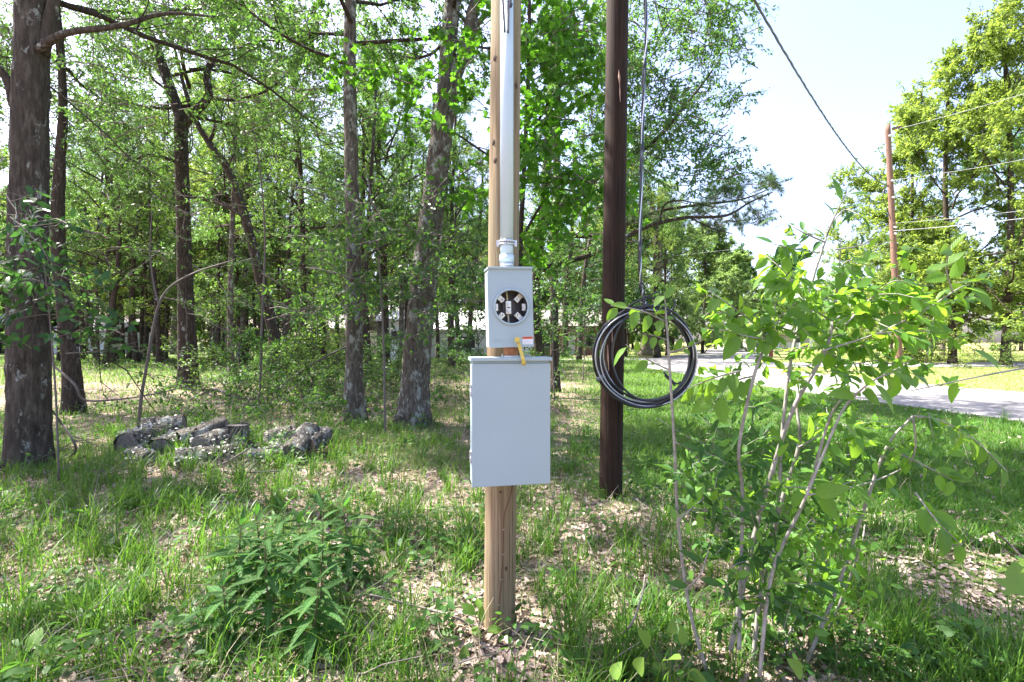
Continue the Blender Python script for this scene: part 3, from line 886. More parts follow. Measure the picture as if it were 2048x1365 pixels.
# --- trees across the road
right = [
    # u, v foot, y, kind, mat, cs, czs, tscale, trunk, label
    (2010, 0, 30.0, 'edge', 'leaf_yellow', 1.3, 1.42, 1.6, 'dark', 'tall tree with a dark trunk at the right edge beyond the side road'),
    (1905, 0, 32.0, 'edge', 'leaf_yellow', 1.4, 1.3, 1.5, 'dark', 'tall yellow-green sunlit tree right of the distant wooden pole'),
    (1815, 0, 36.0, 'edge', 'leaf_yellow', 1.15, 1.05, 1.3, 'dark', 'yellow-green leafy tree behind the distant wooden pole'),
    (2100, 0, 36.0, 'edge', 'leaf_oak', 1.2, 1.4, 1.6, 'dark', 'leafy tree cut off by the right edge of the view'),
    (1725, 0, 62.0, 'pine', 'needle', 0.95, 1.0, 1.6, 'dark', 'dark pine left of the yellow-green trees'),
    (1860, 0, 47.0, 'oak_b', 'leaf_oak', 0.9, 0.9, 1.6, 'grey', 'grey trunked tree in the shade of the tall yellow-green one'),
    (1884, 0, 50.0, 'oak_a', 'leaf_oak', 0.9, 0.9, 1.6, 'grey', 'second grey trunk behind the low bush, right of the pole'),
    (1335, 0, 50.0, 'edge', 'leaf_sun_tint', 1.15, 1.02, 1.3, 'dark', 'pale green tree directly behind the cable coil'),
    (1405, 0, 58.0, 'far', 'leaf_sun_tint', 1.0, 0.95, 1.3, 'dark', 'pale sunlit tree just right of the cable coil'),
    (1470, 0, 72.0, 'far', 'leaf_sun_tint', 1.1, 0.9, 1.3, 'dark', 'pale yellow-green tree where the road bends away'),
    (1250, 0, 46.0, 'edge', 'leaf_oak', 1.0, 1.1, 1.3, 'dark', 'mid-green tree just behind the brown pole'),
    (1510, 0, 100.0, 'far', 'leaf_sun_tint', 1.0, 0.8, 1.3, 'dark', 'distant tree above the bend of the road'),
    (1580, 0, 112.0, 'far', 'leaf_sun_tint', 1.1, 0.8, 1.3, 'dark', 'distant tree above the mailbox'),
    (1650, 0, 95.0, 'far', 'leaf_sun_tint', 0.9, 0.7, 1.3, 'dark', 'distant tree behind the leafy sapling stems'),
    (1690, 0, 58.0, 'edge', 'leaf_sun_tint', 0.7, 0.5, 1.3, 'dark', 'low rounded pale green tree left of the distant pole'),
]
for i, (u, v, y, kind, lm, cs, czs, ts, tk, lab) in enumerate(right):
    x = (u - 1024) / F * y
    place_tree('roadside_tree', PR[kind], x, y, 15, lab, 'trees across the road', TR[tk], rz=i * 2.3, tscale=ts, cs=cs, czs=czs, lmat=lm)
for i in range(22):
    x = 34 + i * 6.5 + rng.normal(0, 2); y = 96 + rng.uniform(-8, 30) - 0.25 * x
    place_tree('roadside_tree', PR['far'], x, y, 15, 'leafy tree in the distant belt across the road', 'distant trees across the road', TR['dark'], rz=rng.uniform(0, 6), tscale=1.5, cs=rng.uniform(1.0, 1.35), lmat=('leaf_light', 'leaf_oak', 'leaf_yellow')[i % 3])

# --- understorey
def bough_tree(label, u, y, stem, boxes, y0, y1, tmpl, leaf, mat, seed, **kw):
    x = (u - 1024) / F * y
    e = empty('young_tree', (x, y, 0), label, 'sapling', 'saplings in the understorey')
    mb = MB(); pix_trunk(mb, stem, y, [5, 5, 4, 3, 2][:len(stem)], sides=8, per=6)
    mb.v = [q - np.array([x, y, 0]) for q in mb.v]
    mb.build('trunk', M['twig'], e, True)
    pix_spray('crown', e, boxes, y0, y1, tmpl, leaf, mat, seed, **kw)
    return e


bough_tree('thin-stemmed sapling with a veil of leaves hanging before the two grey trunks', 770, 7.4, [(770, 878), (768, 720), (762, 580), (750, 440), (730, 330)],
           [(770, 520, 120, 100, 3), (650, 560, 80, 80, 1.5), (905, 560, 70, 90, 1.5), (690, 440, 90, 60, 1.3), (830, 420, 90, 60, 1.3), (620, 640, 60, 50, .6), (800, 640, 80, 40, .5)], 6.6, 8.2, T_OVAL, 0.075, 'leaf_oak', 91, nbr=85, nleaf=9, ntw=5, bl=0.8, twl=0.35)
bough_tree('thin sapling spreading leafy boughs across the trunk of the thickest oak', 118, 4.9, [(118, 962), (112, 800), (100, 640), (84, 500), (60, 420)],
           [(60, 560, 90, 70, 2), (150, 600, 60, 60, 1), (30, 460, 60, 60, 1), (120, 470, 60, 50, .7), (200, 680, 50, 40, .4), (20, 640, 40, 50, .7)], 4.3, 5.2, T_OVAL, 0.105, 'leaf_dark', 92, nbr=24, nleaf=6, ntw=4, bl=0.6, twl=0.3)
bough_tree('lanky sapling whose thin boughs fill the gap right of the forked oak', 520, 12.0, [(520, 800), (524, 640), (530, 480), (520, 340), (500, 220)],
           [(520, 400, 150, 130, 3), (430, 560, 90, 90, 1.2), (590, 540, 90, 100, 1.2), (280, 420, 110, 110, 1.5), (600, 250, 90, 120, 1.2)], 10.5, 15, T_DIAMOND, 0.085, 'leaf_oak', 93, nbr=48, nleaf=10, ntw=5, bl=1.3, twl=0.5)
under = [
    # u, y, kind, cs, mat, label
    (630, 16.0, 'under', 1.0, 'leaf_light', 'light green sapling behind the brush'),
    (860, 17.0, 'under', 0.95, 'leaf_oak', 'sapling in front of the pale roof'),
    (1110, 12.0, 'under', 0.8, 'leaf_oak', 'leafy sapling right of the meter box'),
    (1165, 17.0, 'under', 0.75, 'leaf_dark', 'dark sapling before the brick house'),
    (690, 22.0, 'under', 1.1, 'leaf_light', 'sapling behind the straight slender grey trunk'),
    (60, 15.0, 'under', 1.0, 'leaf_oak', 'sapling glimpsed behind the thickest oak'),
    (430, 24.0, 'under', 1.0, 'leaf_light', 'sapling far back right of the forked oak'),
    (330, 30.0, 'under', 1.0, 'leaf_yellow', 'sunlit sapling far back left of the forked oak'),
    (1010, 20.0, 'under', 1.0, 'leaf_oak', 'sapling hidden behind the meter post'),
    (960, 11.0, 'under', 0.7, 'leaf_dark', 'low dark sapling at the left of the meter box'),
]
for i, (u, y, kind, cs, lm, lab) in enumerate(under):
    x = (u - 1024) / F * y
    place_tree('young_tree', PR[kind], x, y, 4, lab, 'saplings in the understorey', TR['thin'], rz=i * 1.3, tscale=1.0, cs=cs, lmat=lm, cat='sapling', lean=(0, (i % 3 - 1) * 0.05))
for i in range(30):
    y = rng.uniform(8.5, 24); u = rng.uniform(420, 960)
    if i > 20: y = rng.uniform(24, 45); u = rng.uniform(40, 1200)
    x = (u - 1024) / F * y
    o = place_tree('undergrowth_bush', PR['shrub'], x, y, 1, 'low tangled bush in the undergrowth of the woods', 'bushes in the undergrowth', None, rz=rng.uniform(0, 6), cs=rng.uniform(0.8, 1.6), czs=rng.uniform(0.6, 1.2), lmat=('leaf_oak', 'leaf_light', 'ground_cover')[i % 3], cat='bush')
for i, (u, y, s, lab) in enumerate([(1885, 27, 1.6, 'low rounded bush beside the side road near the pole'), (2030, 26.5, 1.5, 'low bush at the foot of the tall right edge tree'), (1640, 46, 2.0, 'low bush across the junction'), (1705, 44, 2.4, 'wide bush left of the distant pole foot'), (1560, 64, 2.2, 'far bush near mailbox'), (1960, 40, 2.6, 'pinkish scrub behind the side road')]):
    place_tree('roadside_bush', PR['shrub'], (u - 1024) / F * y, y, 1, lab, None, None, rz=i, cs=s, czs=s * 0.8, lmat='leaf_yellow' if i != 1 else 'leaf_light', cat='bush')

# ------------------------------------------------------------------ grass, litter, ground cover
def blades(n, bx, by, L, w, curve, rng, mat, name, base_z=None, segs=3):
    """n bent grass blades as one mesh"""
    az = rng.uniform(0, 2 * math.pi, n)
    d = np.stack([np.cos(az), np.sin(az), np.zeros(n)], -1)
    s = np.stack([-np.sin(az), np.cos(az), np.zeros(n)], -1)
    bz = gz(bx, by) - 0.01 if base_z is None else base_z
    base = np.stack([bx, by, bz], -1)
    ts = np.linspace(0, 1, segs + 1)
    rows = []
    for t in ts[:-1]:
        c = base + d * (L * curve * t ** 2)[:, None] + np.array([0, 0, 1]) * (L * (t - 0.42 * curve * t ** 2))[:, None]
        ww = (w * (1 - 0.65 * t ** 1.5) * (0.7 + 0.3 * (t > 0)))[:, None] / 2
        rows += [c - s * ww, c + s * ww]
    tip = base + d * (L * curve)[:, None] + np.array([0, 0, 1]) * (L * (1 - 0.42 * curve))[:, None]
    rows.append(tip)
    v = np.stack(rows, 1)
    k = v.shape[1]
    off = (np.arange(n) * k)[:, None]
    q = [off + np.array([[2 * i, 2 * i + 1, 2 * i + 3, 2 * i + 2]]) for i in range(segs - 1)]
    t = off + np.array([[2 * segs - 2, 2 * segs - 1, 2 * segs]])
    polys = ([np.concatenate(q)] if q else []) + [t]
    return mesh_np(name, v.reshape(-1, 3), polys, mat)


def in_view_points(rng, n, y0, y1, u0=-250, u1=2300, pw=1.0):
    """points on the ground ahead of the camera, denser near it"""
    y = y0 * (y1 / y0) ** (rng.uniform(0, 1, n) ** pw)
    u = rng.uniform(u0, u1, n)
    return (u - 1024) / F * y, y


def patch(x, y, s=1.0, ph=0.0):
    """uneven cover, 0 to 1"""
    return 0.5 + 0.25 * np.sin(x * 2.3 * s + 1.1 + ph + 1.3 * np.sin(y * 1.7 * s)) + 0.25 * np.sin(y * 2.9 * s + 0.7 + ph + 1.5 * np.sin(x * 1.9 * s + 2))


rng = np.random.default_rng(5)
# long tufts of the foreground
tx, ty = in_view_points(rng, 3500, 1.9, 9.0)
keep = rng.uniform(0, 1, len(tx)) < (0.12 + 0.95 * patch(tx, ty) ** 1.6) * np.where(tx > 0, 0.75, 1.0) * np.where(ty < 3.2, 0.62, 1.0) * (1 - 0.6 * lawn_mask(tx, ty))
keep |= (tx < -0.3) & (ty > 3.1) & (rng.uniform(0, 1, len(tx)) < 0.55)
keep |= (np.abs(tx - 1.9) < 0.45) & (ty < 3.2) & (rng.uniform(0, 1, len(tx)) < 0.8)
keep &= ~((np.abs(tx + 0.07) < 0.26) & (ty > 1.95) & (ty < 2.75))
tx, ty = tx[keep], ty[keep]
nb = rng.integers(9, 34, len(tx))
bx = np.repeat(tx, nb); by = np.repeat(ty, nb)
hh = np.repeat(rng.uniform(0.13, 0.36, len(tx)), nb)
n = len(bx)
bx = bx + rng.normal(0, 0.035, n); by = by + rng.normal(0, 0.035, n)
me = blades(n, bx, by, hh * rng.uniform(0.5, 1.25, n), rng.uniform(0.0035, 0.0075, n) * (1 + 0.06 * by), rng.uniform(0.15, 0.85, n), rng, M['grass'], 'long_grass', segs=4)
tag(obj('long_grass', me), 'long tufts of green grass in the foreground', 'grass', kind='stuff')
# single stray and dry blades
n = 14000
bx, by = in_view_points(rng, n, 1.9, 8.0)
k_ = ~((np.abs(bx + 0.07) < 0.16) & (by > 2.0) & (by < 2.6)); bx, by = bx[k_], by[k_]; n = len(bx)
me = blades(n, bx, by, rng.uniform(0.06, 0.24, n), rng.uniform(0.003, 0.006, n), rng.uniform(0.2, 1.1, n), rng, M['grass'], 'stray_grass', segs=3)
tag(obj('stray_grass', me), 'thin stray grass blades between the tufts', 'grass', kind='stuff')
n = 5000
bx, by = in_view_points(rng, n, 1.9, 10.0)
me = blades(n, bx, by, rng.uniform(0.08, 0.3, n), rng.uniform(0.002, 0.005, n), rng.uniform(0.4, 1.6, n), rng, M['grass_dry'], 'dry_grass', segs=3)
tag(obj('dry_grass', me), 'dry straw-coloured grass blades', 'grass', kind='stuff')
# grass of the woodland floor
n = 120000
bx, by = in_view_points(rng, n, 5.5, 46.0, -100, 1400)
keep = (rng.uniform(0, 1, n) < 0.1 + 0.9 * patch(bx, by, 0.6, 2.0) ** 1.5 + np.clip((by - 16) / 8, 0, 0.8)) & (bx < road_l(by) - 0.3)
litter_zone = (by > 11) & (by < 17) & (bx < -4.5)
keep &= ~(litter_zone & (rng.uniform(0, 1, n) < 0.45))
bx, by = bx[keep], by[keep]; n = len(bx)
me = blades(n, bx, by, rng.uniform(0.08, 0.26, n), rng.uniform(0.004, 0.007, n) * (by / 5.0), rng.uniform(0.2, 0.9, n), rng, M['grass_wood'], 'woodland_grass', segs=2)
tag(obj('woodland_grass', me), 'thin grass of the woodland floor', 'grass', kind='stuff')
# lawn beside the road
n = 200000
bx, by = in_view_points(rng, n, 3.4, 36.0, 1000, 2400)
keep = (rng.uniform(0, 1, n) < lawn_mask(bx, by) * (0.35 + 0.75 * patch(bx, by, 0.5, 1.0))) & (bx < road_l(by) - 0.05 + rng.normal(0, 0.06, n))
bx, by = bx[keep], by[keep]; n = len(bx)
me = blades(n, bx, by, rng.uniform(0.05, 0.13, n), rng.uniform(0.004, 0.007, n) * (1 + by / 6.0), rng.uniform(0.2, 0.9, n), rng, M['lawn'], 'lawn_grass', segs=2)
tag(obj('lawn_grass', me), 'mown lawn between the poles and the road', 'grass', kind='stuff')
# pale verge across the road
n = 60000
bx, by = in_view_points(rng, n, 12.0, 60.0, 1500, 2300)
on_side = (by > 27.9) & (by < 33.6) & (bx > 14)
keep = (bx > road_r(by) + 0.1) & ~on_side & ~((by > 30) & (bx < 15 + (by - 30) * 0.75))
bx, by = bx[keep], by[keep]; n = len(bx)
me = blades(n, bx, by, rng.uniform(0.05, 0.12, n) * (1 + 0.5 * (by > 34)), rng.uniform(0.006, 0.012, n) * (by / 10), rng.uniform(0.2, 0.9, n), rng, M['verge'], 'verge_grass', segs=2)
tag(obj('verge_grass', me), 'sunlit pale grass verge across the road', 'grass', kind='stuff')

# dead leaves
n = 34000
bx, by = in_view_points(rng, n, 1.9, 18.0)
keep = rng.uniform(0, 1, n) > 0.85 * lawn_mask(bx, by) * (by > 4.2)
keep &= (bx < road_l(by))
bx, by = bx[keep], by[keep]; n = len(bx)
pos = np.stack([bx, by, gz(bx, by) + rng.uniform(0.001, 0.022, n)], -1)
dd = np.stack([rng.normal(0, 1, n), rng.normal(0, 1, n), rng.normal(0, 0.22, n)], -1)
v, polys = tree_leaves(n, 0.062, pos, dd, ([(0, 0, 0.06), (0.2, 0.25, 0.1), (0.13, 0.5, 0.06), (0.24, 0.72, 0.16), (0, 1, 0.1), (-0.2, 0.7, 0.12), (-0.12, 0.5, 0.05), (-0.22, 0.25, 0.13), (0, 0.5, -0.02)], [(0, 1, 2, 8), (8, 2, 3, 4), (8, 4, 5, 6), (0, 8, 6, 7)], []), rng, up=1.6)
tag(obj('dead_leaves', mesh_np('dead_leaves', v, polys, M['litter'])), 'tan and pinkish dead leaves littering the ground', 'leaf litter', kind='stuff')

# small broad-leaved plants of the ground
n_pl = 4200
px_, py_ = in_view_points(rng, n_pl, 2.0, 30.0, -200, 2200)
keep = rng.uniform(0, 1, n_pl) < np.where(py_ < 5.5, 0.12 + 0.6 * patch(px_, py_, 0.8, 4.0) ** 2, 0.3 + 0.7 * patch(px_, py_, 0.7, 4.0))
keep &= (px_ < road_l(py_) - 0.3) & (rng.uniform(0, 1, n_pl) > 0.8 * lawn_mask(px_, py_)) & ~((py_ > 12) & (py_ < 15) & (px_ < -6) & (rng.uniform(0, 1, n_pl) < 0.6))
px_, py_ = px_[keep], py_[keep]
LP, LD = [], []
for x, y in zip(px_, py_):
    h = rng.uniform(0.05, 0.22) * (1.0 if y < 5 else 1.6); m = rng.integers(8, 22)
    a = rng.uniform(0, 6.28, m); r = rng.uniform(0.02, 0.16, m) * (1 if y < 5 else 1.7)
    LP.append(np.stack([x + np.cos(a) * r * 0.6, y + np.sin(a) * r * 0.6, float(gz(x, y)) + h * rng.uniform(0.15, 1, m)], -1))
    LD.append(np.stack([np.cos(a), np.sin(a), rng.normal(0.15, 0.35, m)], -1))
LP = np.concatenate(LP); LD = np.concatenate(LD)
v, polys = tree_leaves(len(LP), 0.055, LP, LD, T_OVAL, rng, up=1.3)
tag(obj('ground_cover', mesh_np('ground_cover', v, polys, M['ground_cover'])), 'small broad-leaved weeds covering the ground', 'weeds', kind='stuff')

# fallen twigs, too many to count
mb = MB()
for i in range(420):
    x, y = in_view_points(rng, 1, 2.0, 13.0, -150, 1500, 1.0)
    x, y = float(x[0]), float(y[0])
    a = rng.uniform(0, 6.28); L = rng.uniform(0.12, 0.5) * (1 + y * 0.06)
    p = walk(rng, (x, y, float(gz(x, y)) + rng.uniform(0.005, 0.05)), (math.cos(a), math.sin(a), rng.normal(0.05, 0.12)), L, 4, 0.15, 0)
    mb.tube(p, np.linspace(rng.uniform(0.002, 0.005), 0.0015, 5), 4, cap=False)
tag(mb.build('fallen_twigs', M['dead_branch'], None, True), 'thin fallen twigs scattered over the leaf litter', 'twigs', kind='stuff')

# arching brambles and brush between the grey trunks and the forked oak
mb = MB(); LP, LD = [], []
rb = np.random.default_rng(19)
for i in range(520):
    y = rb.uniform(8.6, 21); u = rb.normal(590, 150) if i % 4 else rb.uniform(150, 1150)
    x = (u - 1024) / F * y
    if u < 330 and 11 < y < 17: continue
    a = rb.uniform(0, 6.28); L = rb.uniform(0.5, 1.5)
    p = walk(rb, (x, y, float(gz(x, y))), (math.cos(a) * 0.7, math.sin(a) * 0.7, 1.0), L, 6, 0.14, -0.16)
    p[:, 2] = np.maximum(p[:, 2], 0.03)
    mb.tube(p, np.linspace(0.006, 0.0025, 7), 4, cap=False)
    if rb.uniform() < 0.78:
        m = rb.integers(14, 34); t_ = rb.uniform(0.6, 5.99, m); k = t_.astype(int)
        LP.append(p[k] + (p[k + 1] - p[k]) * (t_ - k)[:, None] + rb.normal(0, 0.04, (m, 3))); LD.append(rb.normal(0, 1, (m, 3)) + [0, 0, -0.1])
tag(mb.build('bramble_canes', M['dead_branch'], None, True), 'tangled thin canes of the brush in the woods', 'brush', kind='stuff')
LP = np.concatenate(LP); LD = np.concatenate(LD)
v, polys = tree_leaves(len(LP), 0.085, LP, LD, T_OVAL, rb, up=1.0)
tag(obj('bramble_leaves', mesh_np('bramble_leaves', v, polys, M['ground_cover'])), 'leaves of the tangled brush in the woods', 'brush', kind='stuff')

# fallen branches one can tell apart
fb = [
    ([(60, 690), (105, 730), (150, 770), (168, 800), (230, 800), (300, 790), (380, 772)], 9.4, [4, 4, 5, 4, 4, 3, 2], 'dark crooked fallen branch right of the thickest oak'),
    ([(100, 815), (125, 850), (145, 880), (150, 905), (110, 930)], 6.0, [3, 4, 4, 4, 3], 'dark bent dead limb at the foot of the thickest oak'),
    ([(380, 800), (430, 780), (470, 795), (540, 800), (620, 815)], 11.5, [6, 6, 5, 4, 3], 'pale dead branches lying right of the forked oak'),
    ([(400, 775), (420, 790), (446, 800), (480, 770)], 12.5, [4, 5, 4, 3], 'pinkish twiggy branch by the foot of the forked oak'),
    ([(340, 985), (400, 950), (440, 930), (500, 896)], 5.6, [3, 4, 4, 3], 'dark stick leaning across the log pile'),
    ([(390, 975), (440, 955), (500, 945), (560, 942)], 5.3, [5, 5, 4, 3], 'pale stick in front of the log pile'),
    ([(540, 790), (600, 745), (650, 715), (700, 690)], 12.0, [5, 5, 4, 3], 'dead branch propped up in the brush'),
    ([(740, 1190), (830, 1212), (905, 1232), (960, 1270), (1010, 1320)], 2.45, [4, 4, 5, 4, 3], 'pale thin vine lying at the foot of the meter post'),
    ([(1190, 1360), (1230, 1310), (1262, 1250), (1284, 1190), (1290, 1150)], 2.3, [5, 5, 4, 4, 3], 'pale curved dead stalk right of the meter post'),
    ([(850, 930), (900, 920), (950, 915)], 5.9, [3, 3, 2], 'pale twig left of the panel box foot'),
    ([(1990, 1065), (2020, 1090), (2060, 1130)], 2.3, [4, 4, 3], 'bare twig at the right edge above the big leaf'),
]
for k, (pix, y, ws, lab) in enumerate(fb):
    mb = MB()
    pts = np.array([P(u, v, y + 0.12 * math.sin(i * 2.1)) for i, (u, v) in enumerate(pix)])
    # keep branches on or above the soil
    pts[:, 2] = np.maximum(pts[:, 2], gz(pts[:, 0], pts[:, 1]) + 0.008)
    sp = spline(pts, 22)
    mb.tube(sp, np.interp(np.linspace(0, 1, 22), np.linspace(0, 1, len(ws)), np.array(ws) * y / F / 2), 7)
    r2 = np.random.default_rng(k)
    if y > 4:
        for j in range(7):
            i = r2.integers(3, 20)
            sw = walk(r2, sp[i], perp_dir(r2, unit(sp[i + 1] - sp[i]), 0.6, 0.25), r2.uniform(0.2, 0.7), 4, 0.2, 0.02)
            mb.tube(sw, np.linspace(0.006, 0.002, 5), 5)
    mb.v = [x - pts[0] for x in mb.v]
    o = mb.build('fallen_branch', M['dead_branch' if 'pale' in lab or 'pink' in lab else 'twig'], None, True, tuple(pts[0]))
    tag(o, lab, 'branch', 'fallen branches')

# ------------------------------------------------------------------ meter post
def wood_mat(name, c0, c1, green=0.0, streak=1.0):
    m, nt, bs = new_mat(name)
    g = noise(nt, 55, 5, 0.6, stretch=(1, 1, 0.035))
    g2 = noise(nt, 5, 4, 0.6, stretch=(1, 1, 0.25))
    col = ramp(nt, g, [(0.3, c0), (0.62, c1), (0.8, [min(1, c * 1.15) for c in c1])])
    col = mix(nt, ramp(nt, g2, [(0.4, 0.0), (0.7, 0.6)]), col, [(a * 0.8 + b * 0.2) for a, b in zip(c0, c1)])
    if green:
        g3 = noise(nt, 2.2, 3, 0.5, stretch=(1, 1, 0.5))
        col = mix(nt, ramp(nt, g3, [(0.4, 0.0), (0.65, green)]), col, (0.19, 0.2, 0.13))
    g4 = noise(nt, 120, 4, 0.7, stretch=(1, 1, 0.012))
    cr = ramp(nt, g4, [(0.37, 0.8), (0.42, 0.0)])
    col = mix(nt, cr, col, [c * 0.3 for c in c0])
    nt.links.new(col, bs.inputs['Base Color'])
    bs.inputs['Roughness'].default_value = 0.85
    bs.inputs['Specular IOR Level'].default_value = 0.2
    bump(nt, bs, g, 0.5 * streak, 0.004)
    return m


M['post'] = wood_mat('weathered_treated_pine', (0.13, 0.085, 0.045), (0.31, 0.225, 0.135), green=0.5)
M['pole'] = wood_mat('creosoted_pole', (0.010, 0.006, 0.004), (0.038, 0.022, 0.014), streak=1.4)
M['pole_far'] = wood_mat('reddish_pole', (0.12, 0.07, 0.05), (0.25, 0.15, 0.11))
M['splinter'] = simple_mat('fresh_split_wood', (0.33, 0.2, 0.14), 0.8, nscale=60)
M['knot'] = simple_mat('dark_knot_wood', (0.06, 0.04, 0.025), 0.9)


def pole(bottom, top, r0, r1, sides, rings, seed, crack=True):
    rng = np.random.default_rng(seed)
    t = np.linspace(0, 1, rings)
    pts = np.array(bottom)[None] * (1 - t[:, None]) + np.array(top)[None] * t[:, None]
    ang = np.linspace(0, 2 * math.pi, sides, endpoint=False)
    rr = (r0 + (r1 - r0) * t)[:, None] * (1 + 0.006 * np.sin(ang * 3 + 1)[None] + rng.normal(0, 0.003, (rings, sides)) + 0.007 * np.sin(ang * 7 + t[:, None] * 3))
    if crack:
        for k in range(5):
            a0 = rng.integers(0, sides); i0 = rng.integers(0, rings - 6); i1 = min(rings, i0 + rng.integers(6, 22))
            rr[i0:i1, a0] *= 0.965
    mb = MB(); mb.tube(pts, rr, sides, cap=True)
    return mb


pb = np.array([-0.067, 2.485, -0.15]); pt = np.array([-0.031 - 0.0, 2.485, 3.25]); pt2 = pb + (pt - pb) * 1.32
post = empty('meter_post', tuple(pb * [1, 1, 0]), 'weathered tan round post carrying the grey meter box', 'post')
mbp = pole(pb - pb * [1, 1, 0], pt2 - pb * [1, 1, 0], 0.0815, 0.0755, 40, 60, 5)
mbp.build('post', M['post'], post, True).name = 'shaft'


def post_axis(z):
    t = (z - pb[2]) / (pt[2] - pb[2])
    return pb + (pt - pb) * t


# knots, as small raised lens shapes
for (u, v) in ((1001, 985), (990, 318), (986, 280), (1033, 165), (989, 110), (1012, 1140)):
    z = CAM_H - (v - 682.5) / F * 2.4
    c = post_axis(z); x = (u - 1024) / F * 2.41
    a = math.asin(max(-0.95, min(0.95, (x - c[0]) / 0.079)))
    mb = MB()
    th = np.linspace(0, 2 * math.pi, 10, endpoint=False)
    cc = np.array([c[0] + 0.0805 * math.sin(a), c[1] - 0.0805 * math.cos(a), z]) - pb * [1, 1, 0]
    tx_, nn = np.array([math.cos(a), math.sin(a), 0]), np.array([math.sin(a), -math.cos(a), 0])
    rim = np.array([cc + tx_ * 0.012 * math.cos(t) + np.array([0, 0, 0.017]) * math.sin(t) - nn * 0.003 for t in th])
    mb.add(np.concatenate([rim, [cc + nn * 0.003]]), [], [(i, (i + 1) % 10, 10) for i in range(10)])
    mb.build('knot', M['knot'], post, True)
# the long drying split with the ground wire stapled along it
gw = [(1026, 975), (1019, 1000), (1009, 1030), (1007, 1060), (1006, 1110), (1003, 1160), (998, 1210), (996, 1250), (993, 1290)]
pts = []
for (u, v) in gw:
    z = CAM_H - (v - 682.5) / F * 2.40
    c = post_axis(z); x = (u - 1024) / F * 2.405
    dxx = x - c[0]; r = 0.0825
    pts.append([x, c[1] - math.sqrt(max(r * r - dxx * dxx, 1e-6)), z])
pts.append([pts[-1][0] - 0.0, pts[-1][1] - 0.01, -0.05])
wire = empty('ground_wire', tuple(pts[-1]), 'thin brown ground wire stapled down the front of the meter post', 'wire')
mb = MB(); mb.tube(spline(np.array(pts) - pts[-1], 50), 0.0026, 8)
mb.build('conductor', simple_mat('brown_copper', (0.16, 0.085, 0.05), 0.5, 0.6), wire, True)
for i in (3, 4, 5, 6):
    mb = MB(); p = np.array(pts[i]) - pts[-1]
    mb.box(p + [0, -0.002, 0], (0.010, 0.004, 0.003)); mb.build('staple', simple_mat('zinc', (0.5, 0.5, 0.5), 0.4, 0.8), wire)

# ------------------------------------------------------------------ conduit, boxes
M['pvc'] = simple_mat('grey_white_conduit', (0.455, 0.555, 0.585), 0.35, var=0.03, nscale=8)
M['steel'] = simple_mat('galvanised_steel', (0.52, 0.54, 0.56), 0.42, 0.75, var=0.1)
M['dark_wire'] = simple_mat('black_insulation', (0.018, 0.02, 0.022), 0.35, spec=0.5)
M['grey_wire'] = simple_mat('grey_insulation', (0.1, 0.11, 0.115), 0.45)


def paint_mat():
    m, nt, bs = new_mat('grey_box_paint')
    n = noise(nt, 3, 4, 0.5); s = noise(nt, 110, 2, 0.5)
    n5 = noise(nt, 26, 3, 0.6)
    col = ramp(nt, n, [(0.3, (0.295, 0.375, 0.395)), (0.7, (0.315, 0.4, 0.42))])
    spk = nd(nt, 'ShaderNodeTexVoronoi'); spk.inputs['Scale'].default_value = 42
    tc = nd(nt, 'ShaderNodeTexCoord'); nt.links.new(tc.outputs['Object'], spk.inputs['Vector'])
    dots = ramp(nt, spk.outputs['Distance'], [(0.07, 0.8), (0.11, 0.0)])
    gate = ramp(nt, n5, [(0.5, 0.0), (0.55, 1.0)])
    mm = nd(nt, 'ShaderNodeMath', operation='MULTIPLY')
    nt.links.new(dots, mm.inputs[0]); nt.links.new(gate, mm.inputs[1])
    col = mix(nt, mm.outputs[0], col, (0.17, 0.19, 0.2))
    nt.links.new(col, bs.inputs['Base Color'])
    bs.inputs['Roughness'].default_value = 0.45
    bump(nt, bs, s, 0.06, 0.001)
    return m


M['paint'] = paint_mat()
cx0, cy0 = (1013.5 - 1024) / F * 2.37, 2.37
z_of = lambda v, y: CAM_H - (v - 682.5) / F * y
zb, zt = z_of(538, cy0), 3.36
con = empty('conduit', (cx0, cy0, zb), 'pale grey service conduit pipe running up the meter post', 'conduit')


def ring_tube(mb, z0, z1, r, sides=28, x=0, y=0):
    mb.tube(np.array([[x, y, z0], [x, y, z0 + (z1 - z0) * 0.5], [x, y, z1]]), r, sides)


mb = MB(); ring_tube(mb, z_of(480, cy0) - zb, zt - zb, 0.0325); mb.build('pipe', M['pvc'], con, True)
mb = MB(); ring_tube(mb, z_of(512, cy0) - zb, z_of(478, cy0) - zb + 0.0, 0.0315); mb.build('lower_pipe', M['pvc'], con, True)
mb = MB(); ring_tube(mb, z_of(526, cy0) - zb, z_of(511, cy0) - zb, 0.0355); mb.build('coupling', M['pvc'], con, True)
mb = MB(); ring_tube(mb, z_of(535, cy0) - zb, z_of(526.2, cy0) - zb, 0.0335); ring_tube(mb, -0.006, 0.004, 0.047); mb.build('hub', M['steel'], con, True)
zs = z_of(487, cy0) - zb
st = MB()
for dz in (-0.007, 0.007):
    st.tube(np.array([[0.0355 * math.cos(a), 0.0355 * math.sin(a), zs + dz] for a in np.linspace(math.pi * 1.02, math.pi * 1.98, 20)]), 0.0055, 8)
so = st.build('strap', M['steel'], con, True)
for sx in (-1, 1):
    mb = MB(); mb.box((sx * 0.043, 0.012, zs), (0.014, 0.022, 0.032)); b = mb.build('strap_ear', M['steel'], so); bevel_obj(b, 0.002)
